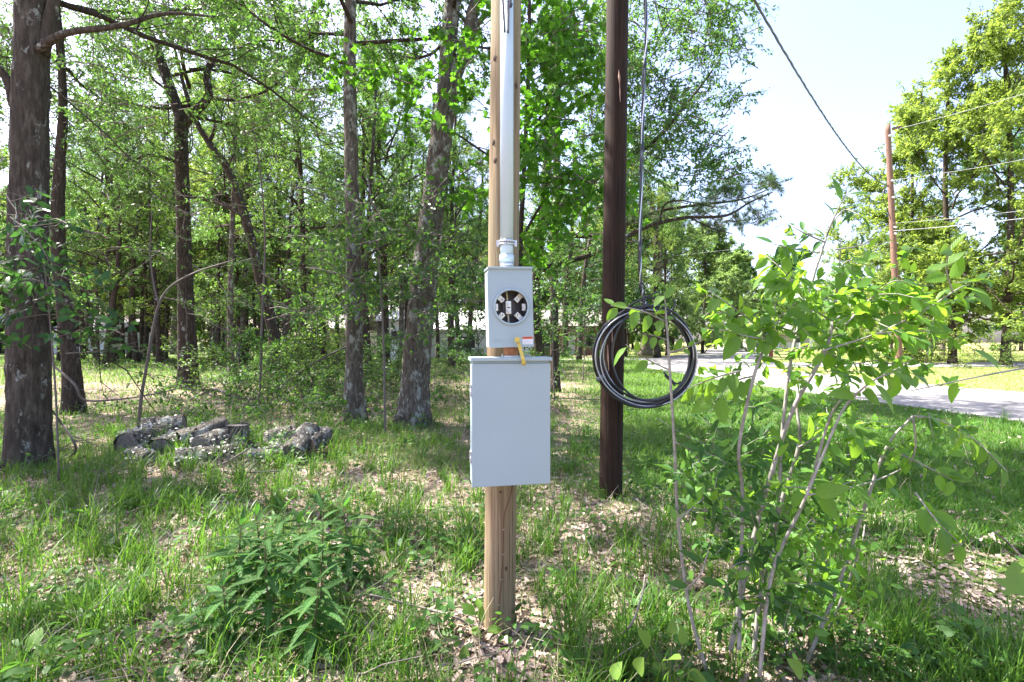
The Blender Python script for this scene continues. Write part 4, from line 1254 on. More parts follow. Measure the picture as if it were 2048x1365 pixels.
# service entrance head just above the picture, with its drooping leads
mb = MB()
mb.tube(np.array([[0, 0, zt - zb], [0, -0.005, zt - zb + 0.05], [0, -0.02, zt - zb + 0.10], [0, -0.06, zt - zb + 0.13], [0, -0.10, zt - zb + 0.12]]), [0.036, 0.045, 0.055, 0.06, 0.05], 20)
mb.build('weatherhead', M['pvc'], con, True)
for k, (us, endv, mt) in enumerate((((1003, 1006, 1009), 65, 'grey_wire'), ((1018, 1017, 1016), 66, 'grey_wire'), ((1024, 1021, 1024), 8, 'dark_wire'))):
    y = 2.31 - 0.012 * k
    a = np.array([[cx0 + (k - 1) * 0.015, 2.28, zt + 0.11], P(us[0], -60, y), P(us[1], 10, y), P(us[2], endv, y)])
    mb = MB(); mb.tube(spline(a, 24) - [cx0, cy0, zb], 0.0058 if k < 2 else 0.005, 10); mb.build('service_lead', M[mt], con, True)


def local_box(name, label, cat, c, yaw, roll):
    return empty(name, tuple(c), label, cat, None, (0, roll, yaw))


# meter box
mw, mh, md = 0.212, 0.368, 0.112
mc = P(1022.3, 616.8, 2.275)
meter = local_box('meter_box', 'grey electric meter box with an open round socket', 'meter box', mc, R(12), R(-1.4))
# local frame: x right, z up, front face at y = 0, body behind it


def plate_with_hole(w, h, cx, cz, r, n=48, y=0.0, t=0.003):
    """a sheet w by h with a round hole, thickness t"""
    ang = np.linspace(0, 2 * math.pi, n, endpoint=False) + math.pi / 4
    inner = np.stack([cx + r * np.cos(ang), np.full(n, y), cz + r * np.sin(ang)], -1)
    out = []
    for a in ang:
        dx, dz = math.cos(a), math.sin(a)
        s = min(((w / 2 - cx) if dx > 0 else (w / 2 + cx)) / max(abs(dx), 1e-6), ((h / 2 - cz) if dz > 0 else (h / 2 + cz)) / max(abs(dz), 1e-6))
        out.append((cx + dx * s, y, cz + dz * s))
    out = np.array(out)
    # snap the outline to the corners
    for X in (-w / 2, w / 2):
        for Z in (-h / 2, h / 2):
            i = np.argmin((out[:, 0] - X) ** 2 + (out[:, 2] - Z) ** 2); out[i] = (X, y, Z)
    v = np.concatenate([inner, out, inner + [0, t, 0], out + [0, t, 0]])
    q = []
    for i in range(n):
        k = (i + 1) % n
        q += [(i, n + i, n + k, k), (2 * n + i, 2 * n + k, 3 * n + k, 3 * n + i), (i, k, 2 * n + k, 2 * n + i), (n + i, 3 * n + i, 3 * n + k, n + k)]
    return v, q


hcz = 0.006
v, q = plate_with_hole(mw, mh, 0.001, hcz, 0.080)
mb = MB(); mb.add(v, q); mb.build('cover', M['paint'], meter)
# body: sides, top lip, back, bottom
mb = MB()
t = 0.003
mb.box((-mw / 2 + t / 2 + 0.002, md / 2 + 0.004, -0.001), (t, md, mh - 0.008))
mb.box((mw / 2 - t / 2 - 0.002, md / 2 + 0.004, -0.001), (t, md, mh - 0.008))
mb.box((0, md / 2 + 0.004, -mh / 2 + 0.0045), (mw - 0.011, md, t))
mb.box((0, md / 2 + 0.006, mh / 2 - 0.0065), (mw - 0.011, md, t))
mb.box((0, md + 0.002, 0), (mw - 0.011, t, mh - 0.02))
mb.build('housing', simple_mat('inner_grey_paint', (0.36, 0.40, 0.42), 0.5, var=0.05), meter)
mb = MB(); mb.box((0, md / 2 - 0.004, mh / 2 + 0.005), (mw + 0.004, md + 0.012, 0.010)); o = mb.build('top_lip', M['paint'], meter); bevel_obj(o, 0.0015)
mb = MB(); mb.box((-mw / 2 - 0.0015, 0.03, -0.002), (0.0026, 0.055, mh * 0.93)); o = mb.build('side_flange', M['paint'], meter)
mb = MB()
mb.tube(np.array([[0.001 + 0.0815 * math.cos(a), -0.005, hcz + 0.0815 * math.sin(a)] for a in np.linspace(0, 2 * math.pi, 61)]), 0.0055, 10, cap=False, ref=np.array([0, 1.0, 0]))
mb.build('socket_ring', M['paint'], meter, True)
M['cavity'] = simple_mat('black_phenolic', (0.03, 0.03, 0.033), 0.5)
mb = MB(); mb.box((0, 0.085, hcz), (0.15, 0.02, 0.17)); mb.box((0, 0.066, hcz), (0.06, 0.02, 0.08)); o = mb.build('socket_block', M['cavity'], meter)
M['alu'] = simple_mat('aluminium_lug', (0.62, 0.62, 0.58), 0.35, 0.7, var=0.15)
for sx in (-1, 1):
    for sz in (-1, 1):
        mb = MB()
        mb.box((sx * 0.043, 0.045, hcz + sz * 0.043), (0.036, 0.016, 0.024), (0, -sx * sz * R(45), 0))
        mb.box((sx * 0.058, 0.035, hcz + sz * 0.058), (0.010, 0.03, 0.030), (0, -sx * sz * R(45), 0))
        o = mb.build('jaw', M['alu'], meter)
        b = MB(); b.tube(np.array([[sx * 0.036, 0.039, hcz + sz * 0.036], [sx * 0.036, 0.030, hcz + sz * 0.036]]), 0.0095, 12); b.build('bolt', M['alu'], o)
        s = MB(); s.box((sx * 0.036, 0.0297, hcz + sz * 0.036), (0.013, 0.001, 0.002)); s.box((sx * 0.036, 0.0294, hcz + sz * 0.036), (0.002, 0.001, 0.013)); s.build('bolt_slot', M['cavity'], o)
    mb = MB(); mb.box((sx * 0.068, 0.03, hcz), (0.019, 0.02, 0.034)); o = mb.build('side_bracket', M['alu'], meter); bevel_obj(o, 0.002)
    b = MB(); b.tube(np.array([[sx * 0.068, 0.02, hcz], [sx * 0.068, 0.012, hcz]]), 0.0065, 12); b.build('bolt', M['steel'], o)
mb = MB(); mb.box((-0.004, 0.05, hcz), (0.026, 0.02, 0.062)); o = mb.build('neutral_bar', M['alu'], meter); bevel_obj(o, 0.002)
for sz in (-1, 1):
    b = MB(); b.tube(np.array([[-0.004, 0.04, hcz + sz * 0.016], [-0.004, 0.032, hcz + sz * 0.016]]), 0.0085, 14); b.build('bolt', M['steel'], o)
mb = MB(); mb.box((-0.004, 0.0397, hcz), (0.018, 0.001, 0.005)); mb.build('bar_slot', M['cavity'], o)
for pts_, nm in ((((-0.006, 0.055, hcz + 0.03), (-0.009, 0.05, hcz + 0.06), (-0.013, 0.05, hcz + 0.1)), 'neutral_wire'), (((-0.005, 0.055, hcz - 0.03), (-0.004, 0.05, hcz - 0.06), (-0.003, 0.05, hcz - 0.1)), 'neutral_wire')):
    mb = MB(); mb.tube(spline(pts_, 8), 0.005, 10); mb.build(nm, simple_mat('bare_wire', (0.5, 0.44, 0.3), 0.5, 0.3), meter, True)


def text_mesh(name, s, size, mat, parent, loc, rot=(R(90), 0, 0), ext=0.0002, scale=(1, 1, 1)):
    cu = bpy.data.curves.new(name, 'FONT'); cu.body = s; cu.size = size; cu.extrude = ext
    cu.align_x = 'CENTER'; cu.align_y = 'CENTER'
    tmp = bpy.data.objects.new(name, cu); COL.objects.link(tmp)
    dg = bpy.context.evaluated_depsgraph_get()
    me = bpy.data.meshes.new_from_object(tmp.evaluated_get(dg))
    bpy.data.objects.remove(tmp)
    me.materials.clear(); me.materials.append(mat)
    o = obj(name, me, parent); o.location = loc; o.rotation_euler = rot; o.scale = scale
    return o


sx_, sz_ = mw / 2 - 0.030, -mh / 2 + 0.030
mb = MB(); mb.box((sx_, -0.0006, sz_), (0.050, 0.0008, 0.036)); stk = mb.build('warning_sticker', simple_mat('white_sticker', (0.75, 0.76, 0.78), 0.5, var=0.02), meter)
mb = MB(); mb.box((sx_, -0.0014, sz_ + 0.0125), (0.050, 0.0006, 0.011)); mb.build('sticker_header', simple_mat('orange_red_print', (0.65, 0.11, 0.04), 0.5, var=0.05), stk)
M['ink'] = simple_mat('black_print', (0.02, 0.02, 0.025), 0.5)
text_mesh('sticker_title', 'WARNING', 0.0088, M['ink'], stk, (sx_, -0.0019, sz_ + 0.0125))
mb = MB()
r2 = np.random.default_rng(4)
for k in range(4):
    x = sx_ - 0.02
    while x < sx_ + 0.017:
        w = r2.uniform(0.003, 0.007); mb.box((x + w / 2, -0.0012, sz_ + 0.002 - k * 0.0052), (w, 0.0003, 0.0016)); x += w + 0.0018
o = mb.build('sticker_print', simple_mat('grey_print', (0.3, 0.32, 0.4), 0.6), stk); o['kind'] = 'stuff'
# raised maker's mark pressed into the lower left of the cover
mb = MB()
for k in range(5):
    mb.box((-0.083 + k * 0.0085, -0.0008, -mh / 2 + 0.036), (0.0055, 0.0012, 0.0085))
mb.box((-0.066, -0.0006, -mh / 2 + 0.027), (0.044, 0.0010, 0.002))
mb.build('pressed_mark', M['paint'], meter)
for (x, z) in ((-0.089, hcz + 0.012), (0.088, hcz + 0.012), (0.094, hcz - 0.014)):
    b = MB(); b.tube(np.array([[x, -0.0002, z], [x, -0.0016, z]]), 0.0018, 8); b.build('rivet', M['steel'], meter)

# panel box below
bw, bh, bd = 0.376, 0.592, 0.12
bc = P(1023, 845.5, 2.262)
panel = local_box('panel_box', 'large plain pale grey breaker panel box under the meter', 'panel box', bc, R(10), R(0.0))
mb = MB(); mb.box((0, bd / 2 + 0.005, -0.002), (bw - 0.012, bd, bh - 0.012)); o = mb.build('cabinet', M['paint'], panel); bevel_obj(o, 0.002)
mb = MB(); mb.box((0, 0.0015, -0.009), (bw - 0.004, 0.012, bh - 0.022)); o = mb.build('door', M['paint'], panel); bevel_obj(o, 0.003, 3)
mb = MB(); mb.box((0, bd / 2 - 0.004, bh / 2 + 0.0005), (bw + 0.008, bd + 0.026, 0.017)); o = mb.build('rain_lip', M['paint'], panel); bevel_obj(o, 0.003, 2)
for z in (0.155, -0.155):
    mb = MB(); mb.box((-bw / 2 - 0.0005, 0.02, z), (0.007, 0.03, 0.055)); o = mb.build('hinge', simple_mat('pale_hinge', (0.6, 0.63, 0.65), 0.4), panel); bevel_obj(o, 0.002)
    for k in (-1, 1):
        b = MB(); b.tube(np.array([[-bw / 2 - 0.004, 0.004, z + k * 0.025], [-bw / 2 - 0.004, 0.004, z + k * 0.008]]), 0.0035, 8); b.build('hinge_pin', M['steel'], o)
mb = MB(); mb.box((-bw / 2 + 0.003, 0.03, 0.0), (0.003, 0.04, bh * 0.9)); mb.build('side_seam', M['paint'], panel)
# threaded nipple joining the boxes
zn0, zn1 = bc[2] + bh / 2 + 0.0085, mc[2] - mh / 2 + 0.006
nx, ny = (1022 - 1024) / F * 2.33, 2.335
nip = empty('pipe_nipple', (nx, ny, zn0), 'orange-brown threaded pipe nipple between the meter box and panel box', 'pipe fitting')
mb = MB()
zz = np.linspace(0, zn1 - zn0, 22); mb.tube(np.stack([zz * 0, zz * 0, zz], -1), 0.036 + 0.0012 * (np.arange(22) % 2), 26)
mb.build('thread', simple_mat('rusty_orange', (0.32, 0.13, 0.05), 0.6, 0.2, var=0.3, nscale=50), nip, True)
mb = MB(); mb.tube(np.array([[0, 0, 0.0], [0, 0, 0.007]]), 0.046, 8); mb.build('locknut', M['steel'], nip)
b = MB(); b.tube(np.array([[-0.041, -0.02, 0.004], [-0.041, -0.02, 0.014]]), 0.004, 8); b.build('locknut_screw', M['steel'], nip)
# yellow seal strap
tagp = [P(1034.5, 681, 2.245), P(1038, 690, 2.238), P(1042, 704, 2.235), P(1046, 718, 2.225), P(1047.5, 727, 2.232)]
seal = empty('seal_strap', tuple(tagp[0]), 'yellow plastic seal strap hanging over the two grey boxes', 'seal')
M['yellow'] = simple_mat('yellow_plastic', (0.52, 0.40, 0.07), 0.5, var=0.15, nscale=60)
sp = spline(np.array(tagp) - tagp[0], 16)
mb = MB()
wv = np.array([0.0085, 0.001, 0.0015])
v = []
for p in sp:
    v += [p - [0.009, 0, -0.0025], p + [0.009, 0, -0.0025]][:2]
v = np.array(v); n = len(sp)
v = np.concatenate([v, v + [0, 0.0016, 0]])
q = []
for i in range(n - 1):
    a = 2 * i
    q += [(a, a + 1, a + 3, a + 2), (2 * n + a, 2 * n + a + 2, 2 * n + a + 3, 2 * n + a + 1), (a, a + 2, 2 * n + a + 2, 2 * n + a), (a + 1, 2 * n + a + 1, 2 * n + a + 3, a + 3)]
mb.add(v, q); mb.build('band', M['yellow'], seal)
mb = MB(); mb.box((0, -0.005, 0.002), (0.024, 0.012, 0.024), (0, R(12), 0)); o = mb.build('seal_head', M['yellow'], seal); bevel_obj(o, 0.003)
mb = MB(); e_ = tagp[-1] - tagp[0]; mb.tube(np.array([e_ + [0, 0.001, 0.002], e_ + [0, -0.004, 0.0]]), 0.011, 12); mb.build('seal_tail', M['yellow'], seal, True)

# ------------------------------------------------------------------ brown utility pole with its coil
q0 = np.array([(1220.5 - 1024) / F * 4.56, 4.56, -0.2]); q1 = np.array([(1235 - 1024) / F * 4.56, 4.56, z_of(0, 4.56)]); q2 = q0 + (q1 - q0) * 1.62
upole = empty('utility_pole', tuple(q0 * [1, 1, 0]), 'dark brown creosoted utility pole behind the cable coil', 'utility pole')
pole(q0 - q0 * [1, 1, 0], q2 - q0 * [1, 1, 0], 0.108, 0.098, 36, 80, 9).build('shaft', M['pole'], upole, True)
mb = MB()
for (u0, v0, u1, v1, w) in ((1237, 140, 1239, 172, 5), (1239, 168, 1240, 205, 3), (1216, 690, 1218, 742, 3.5), (1224, 660, 1225, 700, 2)):
    a, b = P(u0, v0, 4.46), P(u1, v1, 4.46)
    mid_ = (a + b) / 2
    cx_ = q0 + (q1 - q0) * ((mid_[2] + 0.2) / (q1[2] + 0.2))
    for p in (a, mid_, b):
        p[1] = cx_[1] - math.sqrt(max(0.1065 ** 2 - (p[0] - cx_[0]) ** 2, 1e-5)) - 0.001
    mb.tube(np.array([a, mid_, b]) - q0 * [1, 1, 0], [0.002, w * 4.5 / F / 2, 0.002], 6)
mb.build('splinter', M['splinter'], upole)
mb = MB(); mb.tube(np.array([q2 + [0, -0.02, -0.5], q2 + [0.02, -0.17, -0.5]]) - q0 * [1, 1, 0], 0.02, 8); hook = mb.build('wire_hook', M['steel'], upole, True)

M['cable'] = simple_mat('black_cable', (0.012, 0.013, 0.016), 0.28, spec=0.6)
M['bare'] = simple_mat('bare_aluminium_strand', (0.42, 0.43, 0.45), 0.35, 0.8)
yc = 4.3
ccx, ccz = P(1290, 715, yc)[0], P(1290, 715, yc)[2]
coil = empty('cable_coil', (ccx, yc, ccz), 'coil of thick black service cable hanging beside the brown pole', 'cable')
r2 = np.random.default_rng(12)
px = yc / F
loops = [  # centre offset px (u, v), radii px, y offset, material
    (0, 0, 99, 99, -0.03, 'cable'), (-2, 2, 96, 97, -0.012, 'cable'), (2, 1, 98, 95, 0.006, 'cable'), (0, -2, 93, 95, 0.02, 'cable'), (-1, 1, 101, 100, 0.01, 'cable'), (3, 0, 92, 91, -0.02, 'bare'), (1, 3, 95, 98, 0.03, 'cable'),
    (2, -3, 89, 88, 0.0, 'cable'), (4, -1, 87, 89, 0.022, 'bare'), (13, -8, 80, 95, -0.035, 'cable'), (-3, 0, 97, 93, 0.038, 'cable'), (0, 1, 99, 97, -0.048, 'bare')]
for k, (du, dv, ru, rv, dy, mt) in enumerate(loops):
    th = np.linspace(0, 2 * math.pi, 73) + r2.uniform(0, 6)
    w1, w2 = r2.uniform(0, 6, 2)
    rr = 1 + 0.018 * np.sin(2 * th + w1) + 0.014 * np.sin(3 * th + w2)
    p = np.stack([(du + ru * rr * np.cos(th)) * px, dy + 0.012 * np.sin(2 * th + w2), -(dv + rv * rr * np.sin(th)) * px], -1)
    mb = MB(); mb.tube(p, 0.0105 if mt == 'cable' else 0.006, 10, cap=False, ref=np.array([0, 1.0, 0])); mb.build('cable_loop', M[mt], coil, True)
topz = q2[2] - 0.5
for k, (ox, mt, r) in enumerate(((-0.007, 'cable', 0.008), (0.007, 'cable', 0.008), (0.0, 'bare', 0.005))):
    pix = [(1289, 610), (1284, 590), (1280, 560), (1279, 480), (1283, 300), (1287, 150), (1290, 0)]
    pts = [P(u, v, yc) + [0, -0.01 - 0.008 * k, 0] for u, v in pix]
    pts.append(np.array([q2[0] + 0.04, q2[1] - 0.17, topz]))
    sp = spline(np.array(pts), 90)
    tw = np.linspace(0, 40, 90)
    sp = sp + np.stack([0.009 * np.cos(tw + k * 2.09), 0.009 * np.sin(tw + k * 2.09), np.zeros(90)], -1)
    mb = MB(); mb.tube(sp - [ccx, yc, ccz], r, 8); mb.build('hanging_lead', M[mt], coil, True)
bow = [(1290, 596), (1305, 588), (1318, 584), (1318, 592), (1302, 597), (1290, 594)]
mb = MB(); mb.tube(spline([P(u, v, yc - 0.04) for u, v in bow], 30) - [ccx, yc, ccz], 0.0065, 8, ref=np.array([0, 1.0, 0])); mb.build('tie_bow', M['cable'], coil, True)
for pix in ([(1292, 597), (1272, 604), (1254, 616), (1238, 630)], [(1288, 594), (1286, 612), (1295, 630)], [(1347, 598), (1349, 612), (1338, 626)], [(1327, 745), (1340, 757), (1352, 768), (1362, 764)], [(1329, 751), (1342, 763), (1350, 772)]):
    mb = MB(); mb.tube(spline([P(u, v, yc - 0.045) for u, v in pix], 16) - [ccx, yc, ccz], 0.008, 8); mb.build('cable_tail', M['cable'], coil, True)
for (u, v, a) in ((1201, 756, 0.9), (1289, 612, 0.0)):
    p = P(u, v, yc) - [ccx, yc, ccz]
    mb = MB(); mb.tube(np.array([p + [-0.02 * math.cos(a), 0, 0.02 * math.sin(a)], p + [0.02 * math.cos(a), 0, -0.02 * math.sin(a)]]), 0.045 if a else 0.04, 12)
    o = mb.build('tape_band', M['grey_wire'] if a else M['dark_wire'], coil, True)

# the twisted service drop to the pole across the road
A = np.array([q2[0], q2[1] - 0.12, 6.8]); B = P(1776, 371, 24.0)
t = np.linspace(0, 1, 260)
base = A[None] * (1 - t[:, None]) + B[None] * t[:, None]
base[:, 2] = 6.78 - 0.90 * t + 3.32 * t * t
base[:, 2] += (A[2] - 6.78) * (1 - t) ** 6 + (B[2] - 9.2) * t ** 3
drop = empty('overhead_cable', tuple(A), 'twisted black overhead cable running from above to the distant pole', 'cable')
for k in range(3):
    ph = t * 150 + k * 2.094
    off = np.stack([0.013 * np.cos(ph), np.zeros(260), 0.013 * np.sin(ph)], -1)
    mb = MB(); mb.tube(base + off - A, 0.012 if k else 0.008, 6); mb.build('strand', M['cable'], drop, True)

# distant pole
fy = 24.0
f0 = np.array([(1800 - 1024) / F * fy, fy, -0.2]); f1 = P(1775, 250, fy)
fpole = empty('utility_pole', tuple(f0 * [1, 1, 0]), 'reddish-brown wooden power pole across the road', 'utility pole')
pole(f0 - f0 * [1, 1, 0], f1 - f0 * [1, 1, 0], 0.155, 0.118, 20, 40, 3).build('shaft', M['pole_far'], fpole, True)
fo = f0 * [1, 1, 0]
mb = MB(); mb.box(P(1793, 256, fy) - fo, (0.42, 0.09, 0.10), (0, R(-14), 0)); mb.build('insulator_bracket', simple_mat('brown_porcelain', (0.12, 0.06, 0.04), 0.3), fpole)
for v in (272, 362, 395, 455, 468):
    u = 1775 + (v - 250) / 450.0 * 25
    mb = MB(); mb.tube(np.array([P(u + 2, v, fy - 0.17), P(u + 7, v, fy - 0.3)]) - fo, 0.05, 8); mb.build('insulator', M['steel'], fpole, True)
mb = MB(); mb.tube(spline([P(1777, 372, fy - 0.2), P(1768, 380, fy - 0.3), P(1766, 396, fy - 0.3), P(1775, 420, fy - 0.2), P(1782, 440, fy - 0.2)], 20) - fo, 0.018, 6); mb.build('jumper_wire', M['cable'], fpole, True)
M['line'] = simple_mat('weathered_aluminium_line', (0.28, 0.29, 0.3), 0.6, 0.2)
for (u0, v0, u1, v1, y1, r, lab) in ((1800, 257, 2300, 106, 17, 0.009, 'topmost pale power line from the bracket of the distant pole'), (1784, 361, 2300, 268, 17, 0.009, 'second pale power line, level with the dark overhead cable'),
                                     (1786, 447, 2300, 385, 17, 0.009, 'thin third power line on the distant pole'), (1787, 462, 2300, 401, 17, 0.015, 'thickest and lowest pale line on the distant pole'),
                                     (1768, 274, 1380, 360, 38, 0.006, 'faint thin line crossing the sky left of the distant pole'), (1770, 458, 1300, 516, 46, 0.006, 'faint low line leaving the distant pole to the left')):
    a, b = P(u0, v0, fy - 0.2), P(u1, v1, y1)
    tt = np.linspace(0, 1, 40)[:, None]
    pts = a * (1 - tt) + b * tt - np.array([0, 0, 1]) * 0.5 * tt * (1 - tt)
    mb = MB(); mb.tube(pts - a, r, 6); tag(mb.build('power_line', M['line'], None, True, tuple(a)), lab, 'power line', 'power lines')

# ------------------------------------------------------------------ log pile
M['log'] = bark_mat('lichened_log_bark', (0.085, 0.075, 0.062), (0.25, 0.235, 0.205), lichen=0.4, scale=1.2)
M['cut'] = simple_mat('weathered_cut_end', (0.13, 0.115, 0.1), 0.95, nscale=30, var=0.5, bumps=0.5)
M['fungus'] = simple_mat('pale_bracket_fungus', (0.5, 0.47, 0.41), 0.8, nscale=60, var=0.3)


def log(u, v, y, r, L, az, el, label, seed, fungi=40, hollow=False, cutmat='cut'):
    rng = np.random.default_rng(seed)
    c = P(u, v, y)
    c[2] = max(c[2], r * 0.6)
    d = np.array([math.cos(az) * math.cos(el), math.sin(az) * math.cos(el), math.sin(el)])
    e = empty('cut_log', tuple(c), label, 'log', 'cut logs in the rotting pile')
    n, s = 9, 18
    t = np.linspace(0, 1, n)
    pts = d[None] * (t * L)[:, None] + rng.normal(0, 0.004, (n, 3))
    ang = np.linspace(0, 2 * math.pi, s, endpoint=False)
    rr = r * (1 + 0.07 * np.sin(ang * 2 + rng.uniform(0, 6)) + 0.05 * np.sin(ang * 5 + rng.uniform(0, 6)) + rng.normal(0, 0.05, (n, s)))
    mb = MB(); mb.tube(pts, rr, s, cap=False); mb.build('bark', M['log'], e, True)
    for k, (p, sg) in enumerate(((pts[0], -1), (pts[-1], 1))):
        b = MB()
        if hollow and k == 0:
            b.tube(np.array([p + d * 0.02, p + d * 0.06]), [r * 0.9, r * 0.6], 16)
        else:
            b.tube(np.array([p + d * 0.012 * -sg, p + d * 0.004 * -sg, p + d * 0.003 * sg]), [r * 0.95, r * 0.96, r * 0.8], 16)
        b.build('cut_face', M[cutmat] if not hollow else M['knot'], e, False)
    if fungi:
        pos, nor = [], []
        for i in range(fungi):
            a = rng.uniform(0, 6.28); tt = rng.uniform(0, 1) ** 1.5 * L
            ref = unit(np.cross(d, [0.13, 0.2, 1.0])); ref2 = np.cross(ref, d)
            nrm = ref * math.cos(a) + ref2 * math.sin(a)
            if nrm[2] < -0.4: continue
            pos.append(d * tt + nrm * r * 0.98); nor.append(nrm + d * rng.normal(0, 0.4) + rng.normal(0, 0.25, 3))
        pos, nor = np.array(pos), np.array(nor)
        tm = ([(-0.6, 0, 0.05), (-0.5, 0.5, 0), (0, 0.8, -0.05), (0.5, 0.5, 0), (0.6, 0, 0.05), (0, 0.3, 0.28)], [], [(0, 1, 5), (1, 2, 5), (2, 3, 5), (3, 4, 5)])
        vv, pp = tree_leaves(len(pos), 0.03, pos, nor, tm, rng, up=1.0, jit=0.6)
        o = obj('bracket_fungus', mesh_np('bracket_fungus', vv, pp, M['fungus']), e); o['kind'] = 'stuff'
    return e


log(254, 902, 6.25, 0.205, 0.50, R(75), R(5), 'fungus-covered log at the left end of the rotting pile', 1, 260)
log(320, 903, 5.95, 0.165, 0.45, R(88), R(4), 'log with a round cut end, second from the left in the pile', 2, 150)
log(360, 884, 6.1, 0.130, 0.55, R(38), R(16), 'upper log with a black hollow end atop the pile', 3, 80, True)
log(402, 903, 5.95, 0.180, 0.45, R(78), R(8), 'log with a dark cut end just right of the hollow one', 4, 170)
log(352, 936, 5.7, 0.135, 0.40, R(30), R(0), 'low flaky log lying in front of the pile', 5, 190)
log(474, 897, 6.3, 0.135, 0.30, R(80), R(84), 'upright round stump with a flat top behind the pile', 6, 40)
log(532, 882, 6.45, 0.125, 0.35, R(40), R(8), 'small grey log right of the upright stump', 7, 60)
log(588, 905, 5.95, 0.140, 0.42, R(85), R(28), 'pale grey weathered log near the right end of the pile', 8, 20)
log(616, 893, 6.1, 0.130, 0.35, R(75), R(10), 'short log with a pale tan end at the right tip of pile', 9, 25, False, 'splinter')
log(500, 926, 5.95, 0.10, 0.45, R(12), R(3), 'thin half-buried log below the upright stump', 10, 90)
log(285, 862, 6.75, 0.16, 0.5, R(25), R(3), 'mossy log behind the left end of the pile', 11, 140)
log(438, 922, 5.9, 0.12, 0.34, R(65), R(4), 'short flaky log wedged below the stump on the near side', 12, 110)
log(545, 912, 6.0, 0.115, 0.36, R(100), R(6), 'rotten log end between the thin half-buried log and pale grey one', 13, 90)
log(300, 935, 5.8, 0.11, 0.4, R(150), R(2), 'low crumbling log under the left end of the pile', 14, 130)
rl = np.random.default_rng(66)
n = 1300
bx = -3.75 + rl.normal(0, 0.62, n); by = 6.0 + rl.normal(0, 0.3, n)
vv, pp = tree_leaves(n, 0.07, np.stack([bx, by, gz(bx, by) + rl.uniform(0.0, 0.05, n)], -1), rl.normal(0, 1, (n, 3)) * [1, 1, 0.35],
                     ([(-0.2, 0, 0), (0.2, 0, 0.03), (0.16, 1, 0), (-0.15, 0.9, 0.04)], [(0, 1, 2, 3)], []), rl, up=1.0)
tag(obj('bark_chips', mesh_np('bark_chips', vv, pp, M['log'])), 'dark flakes of rotten bark strewn round the log pile', 'bark chips', kind='stuff')

# ------------------------------------------------------------------ single leaves: foreground sapling, weeds, seedlings
def leaf_mesh(name, mat, outline, fold=0.16, droop=0.25, n=7, wave=0.0):
    """one leaf: length 1 along +y, tip drooping, halves folded at the midrib"""
    ts = np.linspace(0, 1, n)
    mb = MB(); v = []
    for i, t_ in enumerate(ts):
        w = outline(t_)
        z = -droop * t_ ** 2
        v += [(-w, t_, z + fold * w + wave * math.sin(i * 2.2)), (-w * 0.5, t_, z + fold * w * 0.35), (0, t_, z), (w * 0.5, t_, z + fold * w * 0.35), (w, t_, z + fold * w - wave * math.sin(i * 2.2))]
    q = []
    for i in range(n - 1):
        for j in range(4):
            a = 5 * i + j
            q.append((a, a + 1, a + 6, a + 5))
    mb.add(v, q)
    # short stalk
    mb.tube(np.array([[0, -0.14, 0.01], [0, 0.02, 0.0]]), 0.008, 4)
    return mb.mesh(name, mat, True)


oval = lambda t: 0.27 * math.sin(math.pi * min(1, t ** 0.8)) ** 0.8 * (1 if t < 0.999 else 0) + 0.002
lance = lambda t: 0.105 * math.sin(math.pi * t ** 0.75) ** 0.9 + 0.002
broad = lambda t: 0.36 * math.sin(math.pi * t ** 0.62) ** 0.75 + 0.002
LEAF = {
    'oval': [leaf_mesh('oval_leaf', M['leaf_sapling'], oval, 0.22, 0.2), leaf_mesh('oval_leaf_b', M['leaf_sapling'], oval, 0.1, 0.45, wave=0.01), leaf_mesh('oval_leaf_c', M['leaf_sapling'], oval, 0.35, 0.1)],
    'lance': [leaf_mesh('lance_leaf', M['leaf_willow'], lambda t: oval(t) * 0.55, 0.2, 0.2), leaf_mesh('lance_leaf_b', M['leaf_willow'], lambda t: oval(t) * 0.5, 0.3, 0.4)],
    'weed': [leaf_mesh('weed_leaf', M['leaf_weed'], lance, 0.25, 0.25, n=8), leaf_mesh('weed_leaf_b', M['leaf_weed'], lance, 0.2, 0.5, n=8)],
    'broad': [leaf_mesh('broad_leaf', M['leaf_pale'], broad, 0.15, 0.25), leaf_mesh('broad_leaf_b', M['leaf_pale'], broad, 0.25, 0.1, wave=0.012)],
}


_lv, _lq, _lt = T_MAPLE
mbl = MB(); mbl.add([(x * 1.25, y, z * 1.2) for x, y, z in _lv], [], _lt); mbl.tube(np.array([[0, -0.3, 0.02], [0, 0.04, 0]]), 0.009, 4)
LEAF['lobed'] = [mbl.mesh('lobed_leaf', M['leaf_lobed'])]


def leaf_obj(parent, kind, p, d, nrm, L, rng, off):
    me = LEAF[kind][rng.integers(0, len(LEAF[kind]))]
    o = bpy.data.objects.new('leaf', me)
    COL.objects.link(o); o.parent = parent
    d = unit(d); nrm = unit(nrm - d * np.dot(nrm, d)); s = np.cross(d, nrm)
    mtx = Matrix(((s[0], d[0], nrm[0], 0), (s[1], d[1], nrm[1], 0), (s[2], d[2], nrm[2], 0), (0, 0, 0, 1)))
    o.matrix_local = Matrix.Translation(Vector(p - off)) @ mtx @ Matrix.Diagonal((L, L, L, 1))
    return o


